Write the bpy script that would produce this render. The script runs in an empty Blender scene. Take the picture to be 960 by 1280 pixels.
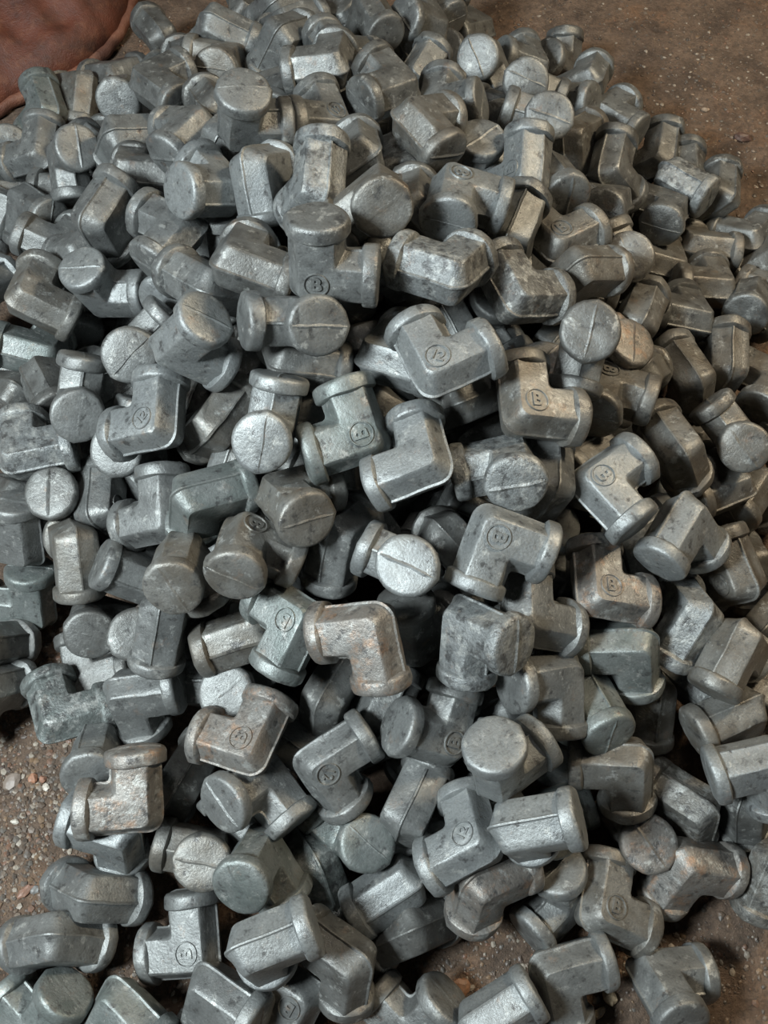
import bpy, bmesh, math, random
from mathutils import Vector, Quaternion, Matrix, noise
scene = bpy.context.scene
COL = scene.collection
random.seed(11)
D = 0.0558                     # collar diameter of one fitting, metres

# ------------------------------------------------------------ camera, light, exposure
cam_data = bpy.data.cameras.new('camera')
cam_data.sensor_fit = 'HORIZONTAL'
cam_data.sensor_width = 36.0
cam_data.lens = 36.0 * 1150.0 / 960.0
cam_data.clip_start = 0.02
cam = bpy.data.objects.new('camera', cam_data)
COL.objects.link(cam)
cam.location = (0.0, 0.0, 1.02)
cam.rotation_euler = (math.radians(90.0 - 66.0), 0.0, 0.0)
scene.camera = cam

world = bpy.data.worlds.new('workshop_air')
scene.world = world
world.use_nodes = True
bg = world.node_tree.nodes['Background']
bg.inputs['Color'].default_value = (0.92, 0.97, 1.0, 1.0)
bg.inputs['Strength'].default_value = 0.010

def area_lamp(name, loc, target, size, power, color):
    d = bpy.data.lights.new(name, 'AREA')
    d.shape = 'SQUARE'
    d.size = size
    d.energy = power
    d.color = color
    o = bpy.data.objects.new(name, d)
    COL.objects.link(o)
    o.location = loc
    o.rotation_euler = (Vector(target) - Vector(loc)).to_track_quat('-Z', 'Y').to_euler()
    return o

area_lamp('daylight_door', (-0.95, -0.10, 1.50), (-0.05, 0.3, 0.1), 0.36, 33.0, (0.88, 0.97, 1.0))
area_lamp('workshop_lamp', (1.15, 1.0, 1.45), (0.1, 0.5, 0.1), 0.26, 14.0, (1.0, 0.82, 0.58))
area_lamp('ceiling_lamp', (-0.2, 1.2, 2.6), (0.0, 0.5, 0.1), 0.3, 5.0, (1.0, 0.95, 0.88))

vs = scene.view_settings
vs.view_transform = 'Standard'
vs.look = 'None'
vs.gamma = 1.0
vs.use_curve_mapping = False
vs.exposure = 0.68

# ------------------------------------------------------------ materials
def new_mat(name):
    m = bpy.data.materials.new(name)
    m.use_nodes = True
    nt = m.node_tree
    return m, nt, nt.nodes['Principled BSDF']

def ramp(nt, src, stops):
    r = nt.nodes.new('ShaderNodeValToRGB')
    el = r.color_ramp.elements
    while len(el) < len(stops):
        el.new(0.5)
    for e, (p, c) in zip(el, stops):
        e.position = p
        e.color = (c[0], c[1], c[2], 1.0) if hasattr(c, '__len__') else (c, c, c, 1.0)
    nt.links.new(src, r.inputs['Fac'])
    return r.outputs['Color']

def noise_tex(nt, vec, scale, detail=4.0, rough=0.6):
    n = nt.nodes.new('ShaderNodeTexNoise')
    n.inputs['Scale'].default_value = scale
    n.inputs['Detail'].default_value = detail
    n.inputs['Roughness'].default_value = rough
    nt.links.new(vec, n.inputs['Vector'])
    return n.outputs['Fac']

def mix(nt, fac, a, b, mode='MIX'):
    n = nt.nodes.new('ShaderNodeMix')
    n.data_type = 'RGBA'
    n.blend_type = mode
    for sock, val in ((n.inputs[0], fac), (n.inputs[6], a), (n.inputs[7], b)):
        if hasattr(val, 'is_output'):
            nt.links.new(val, sock)
        elif hasattr(val, '__len__'):
            sock.default_value = (val[0], val[1], val[2], 1.0)
        else:
            sock.default_value = val
    return n.outputs[2]

def steel(name, rust, scale_patch, pit):
    """forged steel: obj.color is the tint of the one fitting, obj alpha its texture seed"""
    m, nt, bsdf = new_mat(name)
    tc = nt.nodes.new('ShaderNodeTexCoord')
    oi = nt.nodes.new('ShaderNodeObjectInfo')
    mul = nt.nodes.new('ShaderNodeVectorMath'); mul.operation = 'SCALE'
    mul.inputs[0].default_value = (7.3, 3.1, 5.7)
    nt.links.new(oi.outputs['Alpha'], mul.inputs['Scale'])
    add = nt.nodes.new('ShaderNodeVectorMath'); add.operation = 'ADD'
    nt.links.new(tc.outputs['Object'], add.inputs[0])
    nt.links.new(mul.outputs[0], add.inputs[1])
    v = add.outputs[0]
    big = noise_tex(nt, v, 38.0, 3.0, 0.55)
    mid = noise_tex(nt, v, 95.0, 5.0, 0.65)
    fine = noise_tex(nt, v, 420.0, 4.0, 0.7)
    base = oi.outputs['Color']
    c = mix(nt, ramp(nt, big, ((0.36, 0.0), (0.62, 0.85))), base, mix(nt, 0.5, base, (0.31, 0.325, 0.317)))
    c = mix(nt, ramp(nt, mid, ((0.33 + 0.06 * scale_patch, 0.8), (0.43 + 0.08 * scale_patch, 0.0))), c, (0.060, 0.060, 0.060))
    c = mix(nt, ramp(nt, fine, ((0.35, 0.35), (0.6, 0.0))), c, (0.075, 0.075, 0.072))
    pale = noise_tex(nt, v, 70.0, 8.0, 0.72)
    c = mix(nt, ramp(nt, pale, ((0.57 - 0.06 * scale_patch, 0.0), (0.66 - 0.05 * scale_patch, 0.7))), c, (0.42, 0.43, 0.41))
    rn = noise_tex(nt, v, 52.0, 6.0, 0.7)
    c = mix(nt, ramp(nt, rn, ((0.60 - 0.16 * rust, 0.0), (0.74 - 0.16 * rust, 0.25 + 0.6 * rust))), c, (0.36, 0.20, 0.105))
    nt.links.new(c, bsdf.inputs['Base Color'])
    bsdf.inputs['Metallic'].default_value = 0.45
    rr = ramp(nt, mid, ((0.3, 0.36), (0.7, 0.54)))
    nt.links.new(rr, bsdf.inputs['Roughness'])
    h = nt.nodes.new('ShaderNodeMath'); h.operation = 'MULTIPLY_ADD'
    nt.links.new(mid, h.inputs[0]); h.inputs[1].default_value = 1.2 + pit
    nt.links.new(fine, h.inputs[2])
    b = nt.nodes.new('ShaderNodeBump')
    b.inputs['Strength'].default_value = 0.34 + 0.2 * pit
    b.inputs['Distance'].default_value = 0.0016
    nt.links.new(h.outputs[0], b.inputs['Height'])
    nt.links.new(b.outputs[0], bsdf.inputs['Normal'])
    return m

STEEL = steel('forged_steel', 0.0, 0.0, 0.0)
SCALED = steel('scaled_steel', 0.0, 0.9, 0.9)
RUSTED = steel('rust_stained_steel', 0.42, 0.35, 0.3)

def dirt_mat():
    m, nt, bsdf = new_mat('packed_dirt')
    tc = nt.nodes.new('ShaderNodeTexCoord')
    v = tc.outputs['Object']
    a = noise_tex(nt, v, 3.2, 5.0, 0.6)
    b_ = noise_tex(nt, v, 16.0, 8.0, 0.7)
    f = noise_tex(nt, v, 140.0, 6.0, 0.75)
    c = mix(nt, ramp(nt, a, ((0.35, 0.0), (0.65, 1.0))), (0.150, 0.098, 0.066), (0.215, 0.150, 0.106))
    o_ = noise_tex(nt, v, 7.0, 6.0, 0.7)
    c = mix(nt, ramp(nt, o_, ((0.52, 0.0), (0.68, 0.7))), c, (0.26, 0.135, 0.065))
    c = mix(nt, ramp(nt, b_, ((0.36, 0.75), (0.56, 0.0))), c, (0.050, 0.034, 0.025))
    c = mix(nt, ramp(nt, f, ((0.40, 0.55), (0.55, 0.0))), c, (0.055, 0.040, 0.030))
    c = mix(nt, ramp(nt, f, ((0.62, 0.0), (0.74, 0.6))), c, (0.50, 0.41, 0.32))
    nt.links.new(c, bsdf.inputs['Base Color'])
    nt.links.new(ramp(nt, b_, ((0.35, 0.42), (0.6, 0.85))), bsdf.inputs['Roughness'])
    bp = nt.nodes.new('ShaderNodeBump')
    bp.inputs['Strength'].default_value = 1.0
    bp.inputs['Distance'].default_value = 0.006
    nt.links.new(f, bp.inputs['Height'])
    nt.links.new(bp.outputs[0], bsdf.inputs['Normal'])
    return m
DIRT = dirt_mat()

def stone_mat():
    m, nt, bsdf = new_mat('gravel_stone')
    tc = nt.nodes.new('ShaderNodeTexCoord')
    at = nt.nodes.new('ShaderNodeAttribute'); at.attribute_name = 'stone_tint'
    n = noise_tex(nt, tc.outputs['Object'], 260.0, 4.0, 0.6)
    c = mix(nt, ramp(nt, n, ((0.35, 0.5), (0.6, 0.0))), at.outputs['Color'], (0.10, 0.075, 0.055))
    nt.links.new(c, bsdf.inputs['Base Color'])
    bsdf.inputs['Roughness'].default_value = 0.5
    return m
STONE = stone_mat()

def sack_mat(name, base, dark, light):
    m, nt, bsdf = new_mat(name)
    tc = nt.nodes.new('ShaderNodeTexCoord')
    v = tc.outputs['Object']
    a = noise_tex(nt, v, 9.0, 5.0, 0.65)
    b_ = noise_tex(nt, v, 45.0, 6.0, 0.7)
    f = noise_tex(nt, v, 600.0, 2.0, 0.5)
    c = mix(nt, ramp(nt, a, ((0.38, 0.9), (0.60, 0.0))), base, dark)
    c = mix(nt, ramp(nt, b_, ((0.52, 0.0), (0.70, 0.6))), c, light)
    nt.links.new(c, bsdf.inputs['Base Color'])
    bsdf.inputs['Roughness'].default_value = 0.6
    bp = nt.nodes.new('ShaderNodeBump')
    bp.inputs['Strength'].default_value = 0.35
    bp.inputs['Distance'].default_value = 0.004
    h = nt.nodes.new('ShaderNodeMath'); h.operation = 'MULTIPLY_ADD'
    nt.links.new(b_, h.inputs[0]); h.inputs[1].default_value = 3.0
    nt.links.new(f, h.inputs[2])
    nt.links.new(h.outputs[0], bp.inputs['Height'])
    nt.links.new(bp.outputs[0], bsdf.inputs['Normal'])
    return m
SACK = sack_mat('oxide_red_cloth', (0.100, 0.027, 0.013), (0.014, 0.007, 0.005), (0.165, 0.066, 0.034))
HEM = sack_mat('faded_hem_cloth', (0.17, 0.066, 0.038), (0.07, 0.03, 0.02), (0.22, 0.11, 0.07))

# ------------------------------------------------------------ helpers
def link(name, me, mat, parent=None):
    o = bpy.data.objects.new(name, me)
    COL.objects.link(o)
    if mat is not None and len(me.materials) == 0:
        me.materials.append(mat)
    if parent is not None:
        o.parent = parent
    return o

def finish(bm, name, angle=38.0):
    bmesh.ops.recalc_face_normals(bm, faces=bm.faces)
    me = bpy.data.meshes.new(name)
    bm.to_mesh(me)
    bm.free()
    for p in me.polygons:
        p.use_smooth = True
    me.set_sharp_from_angle(angle=math.radians(angle))
    return me

# ------------------------------------------------------------ floor
def ground_z(x, y):
    p = Vector((x * 4.0, y * 4.0, 0.3))
    q = Vector((x * 22.0, y * 22.0, 1.7))
    return 0.006 * noise.noise(p) + 0.003 * noise.noise(q) - 0.004

def build_floor():
    bm = bmesh.new()
    nx, ny = 150, 150
    grid = []
    for j in range(ny + 1):
        row = []
        for i in range(nx + 1):
            u, w = 2.0 * i / nx - 1.0, 2.0 * j / ny - 1.0
            x = 1.3 * u + 0.9 * u ** 5
            y = 0.8 + 1.3 * w + 0.9 * w ** 5
            row.append(bm.verts.new((x, y, ground_z(x, y))))
        grid.append(row)
    for j in range(ny):
        for i in range(nx):
            bm.faces.new((grid[j][i], grid[j][i + 1], grid[j + 1][i + 1], grid[j + 1][i]))
    o = link('floor', finish(bm, 'floor', 180.0), DIRT)
    o['kind'] = 'structure'
    o['label'] = 'packed brown dirt floor strewn with gravel and scale'
build_floor()

# ------------------------------------------------------------ the elbow fitting (local frame: arms along +x and +y)
def l_outline(h, r, e, k):
    """L outline of half width h, outer corner rounded by r, arms ending at e"""
    pts = []
    na = 5
    for i in range(na + 1):                       # outer side of the y arm, from its end to the heel
        pts.append((-h, e + (-h + r - e) * i / na))
    for i in range(1, 6):
        a = math.pi + 0.5 * math.pi * i / 6
        pts.append((-h + r + r * math.cos(a), -h + r + r * math.sin(a)))
    for i in range(na + 1):
        pts.append((-h + r + (e + h - r) * i / na, -h))
    pts.append((e, h * 0.33)); pts.append((e, h))
    f = 0.07
    for i in range(1, 4):
        pts.append((e + (h + f - e) * i / 3, h))
    pts.append((h + f * 0.3, h + f * 0.3))
    for i in range(3):
        pts.append((h, h + f + (e - h - f) * i / 3))
    pts.append((h, e)); pts.append((h * 0.33, e))
    return [(x * D, y * D) for x, y in pts]

def body_mesh(v):
    bm = bmesh.new()
    rnd = random.Random(100 + v)
    t = 0.390
    hf = 0.262 + rnd.uniform(-0.02, 0.02)
    hm = 0.415 + rnd.uniform(-0.012, 0.012)
    fl = 0.022 + rnd.uniform(-0.008, 0.012)
    cr = rnd.uniform(0.17, 0.27)
    lay = [(t, hf - 0.03, 0.13), (t - 0.008, hf - 0.008, 0.14), (t - 0.03, hf + 0.014, 0.15),
           (t - 0.13, hf + (hm - hf) * 0.36, 0.16 + 0.1 * (cr - 0.16)), (t - 0.26, hf + (hm - hf) * 0.70, cr * 0.9),
           (0.032, hm, cr), (0.014, hm + fl, cr + 0.01)]
    lay = lay + [(-z, h, r) for z, h, r in reversed(lay)]
    rings = []
    off = Vector((v * 13.1, v * 7.7, 3.3))
    for k, (z, h, r) in enumerate(lay):
        ring = []
        flat = k in (0, len(lay) - 1)          # the stamped faces stay level
        for x, y in l_outline(h, r, 0.80, 0):
            p = Vector((x, y, z * D))
            q = p / D
            n1 = noise.noise_vector(q * 2.3 + off) * 0.016 + noise.noise_vector(q * 6.0 + off) * 0.008
            if flat:
                n1.z = 0.0
            ring.append(bm.verts.new(p + n1 * D))
        rings.append(ring)
    n = len(rings[0])
    for a, b in zip(rings[:-1], rings[1:]):
        for i in range(n):
            bm.faces.new((a[i], a[(i + 1) % n], b[(i + 1) % n], b[i]))
    bm.faces.new(rings[0]); bm.faces.new(list(reversed(rings[-1])))
    return finish(bm, 'elbow_body_%d' % v, 28.0)

def collar_mesh(v, axis):
    bm = bmesh.new()
    rnd = random.Random(300 + 10 * v + axis)
    R = 0.5 + rnd.uniform(-0.012, 0.008)
    tilt = rnd.uniform(-0.03, 0.03); dome = rnd.uniform(0.0, 0.03)
    x0 = 0.715 + rnd.uniform(-0.02, 0.02)
    prof = [(x0 - 0.012, R - 0.12), (x0 + 0.006, R - 0.040), (x0 + 0.030, R - 0.008), (x0 + 0.07, R), (0.895, R), (0.935, R - 0.010),
            (0.963, R - 0.034), (0.976, R - 0.080), (0.979 + dome * 0.4, R - 0.2), (0.980 + dome * 0.8, R - 0.33)]
    seg = 28
    off = Vector((v * 5.1 + axis * 2.9, 1.1, 9.2))
    def put(x, y, z):
        p = Vector((x, y, z))
        d = noise.noise_vector(p * 2.1 + off) * 0.020 + noise.noise_vector(p * 6.5 + off) * 0.008
        p = p + d
        p.x += tilt * p.y
        if axis == 1:
            p = Vector((p.y, p.x, -p.z))
        return bm.verts.new(p * D)
    rings = []
    for k, (x, r) in enumerate(prof):
        ring = []
        for i in range(seg):
            a = 2 * math.pi * i / seg
            rr = r
            if 1 <= k <= 6 and (i == 0 or i == seg // 2):
                rr += 0.02                       # trimmed flash on the parting plane
            if k <= 6:
                rr *= 1.0 - 0.025 * abs(math.sin(a)) ** 3
            ring.append(put(x, rr * math.cos(a), rr * math.sin(a)))
        rings.append(ring)
    for a, b in zip(rings[:-1], rings[1:]):
        for i in range(seg):
            bm.faces.new((a[i], a[(i + 1) % seg], b[(i + 1) % seg], b[i]))
    c = put(0.978 + dome, 0, 0)
    for i in range(seg):
        bm.faces.new((rings[-1][i], rings[-1][(i + 1) % seg], c))
    # seam ridge left by the dies across the end face
    w = rnd.uniform(0.03, 0.07); hgt = rnd.uniform(0.004, 0.016)
    side = rnd.uniform(-0.05, 0.05)
    lo, hi, top = [], [], []
    for i in range(9):
        y = (R - 0.06) * (-1 + 2 * i / 8)
        edge = 0.03 * max(0.0, abs(y) / R - 0.75) / 0.25
        xb = 0.968 + dome * (1 - (y / R) ** 2) - edge
        wob = 0.006 * math.sin(i * 1.1 + v)
        lo.append(put(xb, y, side - w + wob)); hi.append(put(xb, y, side + w + wob)); top.append(put(xb + 0.012 + hgt, y, side + wob))
    for i in range(8):
        bm.faces.new((lo[i], lo[i + 1], top[i + 1], top[i]))
        bm.faces.new((top[i], top[i + 1], hi[i + 1], hi[i]))
    return finish(bm, 'elbow_collar_%d' % v, 40.0)

def mark_mesh(text, flip):
    cu = bpy.data.curves.new('mark_' + text, 'FONT')
    cu.body = text
    cu.align_x = 'CENTER'; cu.align_y = 'CENTER'
    cu.size = 0.32 * D if text == 'B' else 0.235 * D
    cu.extrude = 0.024 * D
    cu.offset = 0.0004 if text == 'B' else 0.0
    cu.bevel_depth = 0.003 * D
    cu.resolution_u = 3
    tmp = bpy.data.objects.new('mark_tmp', cu)
    COL.objects.link(tmp)
    dg = bpy.context.evaluated_depsgraph_get()
    me0 = tmp.evaluated_get(dg).to_mesh()
    bm = bmesh.new(); bm.from_mesh(me0)
    bpy.data.objects.remove(tmp)
    n = 26                                           # the ring round the letters
    prof = [(0.178, 0.0), (0.185, 0.026), (0.199, 0.026), (0.207, 0.0)]
    rings = [[bm.verts.new((r * D * math.cos(2 * math.pi * i / n), r * D * math.sin(2 * math.pi * i / n), z * D)) for i in range(n)] for r, z in prof]
    for a, b in zip(rings[:-1], rings[1:]):
        for i in range(n):
            bm.faces.new((a[i], a[(i + 1) % n], b[(i + 1) % n], b[i]))
    m = Matrix.Translation((0.01 * D, 0.01 * D, 0.390 * D))
    if flip:
        m = m @ Matrix.Rotation(math.radians(-45.0), 4, 'Z')
    if flip:   # the same on the back face, read from behind
        m = Matrix(((0, 1, 0, 0), (1, 0, 0, 0), (0, 0, -1, 0), (0, 0, 0, 1))) @ m
    bm.transform(m)
    me = finish(bm, 'raised_mark_' + text, 40.0)
    return me

NV = 7
BODY = [body_mesh(v) for v in range(NV)]
COLLAR_X = [collar_mesh(v, 0) for v in range(NV)]
COLLAR_Y = [collar_mesh(v, 1) for v in range(NV)]
MARK = {'B': mark_mesh('B', False), '2': mark_mesh('12', True)}
for me in BODY + COLLAR_X + COLLAR_Y + list(MARK.values()):
    me.materials.append(STEEL)

TONE = {'n': (0.140, 0.146, 0.143), 'c': (0.205, 0.219, 0.220), 'g': (0.142, 0.164, 0.157),
        'w': (0.132, 0.121, 0.102), 'd': (0.095, 0.095, 0.089), 'r': (0.190, 0.172, 0.152)}  # d: darker oily steel, with some shade put into the colour

def fitting(loc, quat, tone, mark, label, group, look):
    rnd = random.Random(round(loc[0] * 1e4) * 31 + round(loc[1] * 1e4))
    root = bpy.data.objects.new('elbow_fitting', None)
    COL.objects.link(root)
    root.empty_display_size = 0.01
    root.location = loc
    root.rotation_mode = 'QUATERNION'
    root.rotation_quaternion = quat
    root['label'] = label
    root['category'] = 'pipe fitting'
    root['group'] = group
    k = rnd.uniform(0.90, 1.10)
    t = TONE[tone]
    colr = (t[0] * k, t[1] * k, t[2] * k, rnd.random())
    mat = RUSTED if tone == 'r' else (SCALED if look == 's' else STEEL)
    v = rnd.randrange(NV)
    parts = [('body', BODY[v]), ('collar', COLLAR_X[rnd.randrange(NV)]), ('collar', COLLAR_Y[rnd.randrange(NV)])]
    if mark in MARK:
        parts.append(('raised_mark', MARK[mark]))
    for nm, me in parts:
        o = bpy.data.objects.new(nm, me)
        COL.objects.link(o)
        o.parent = root
        o.color = colr
        o.material_slots[0].link = 'OBJECT'
        o.material_slots[0].material = mat
    return root

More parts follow.
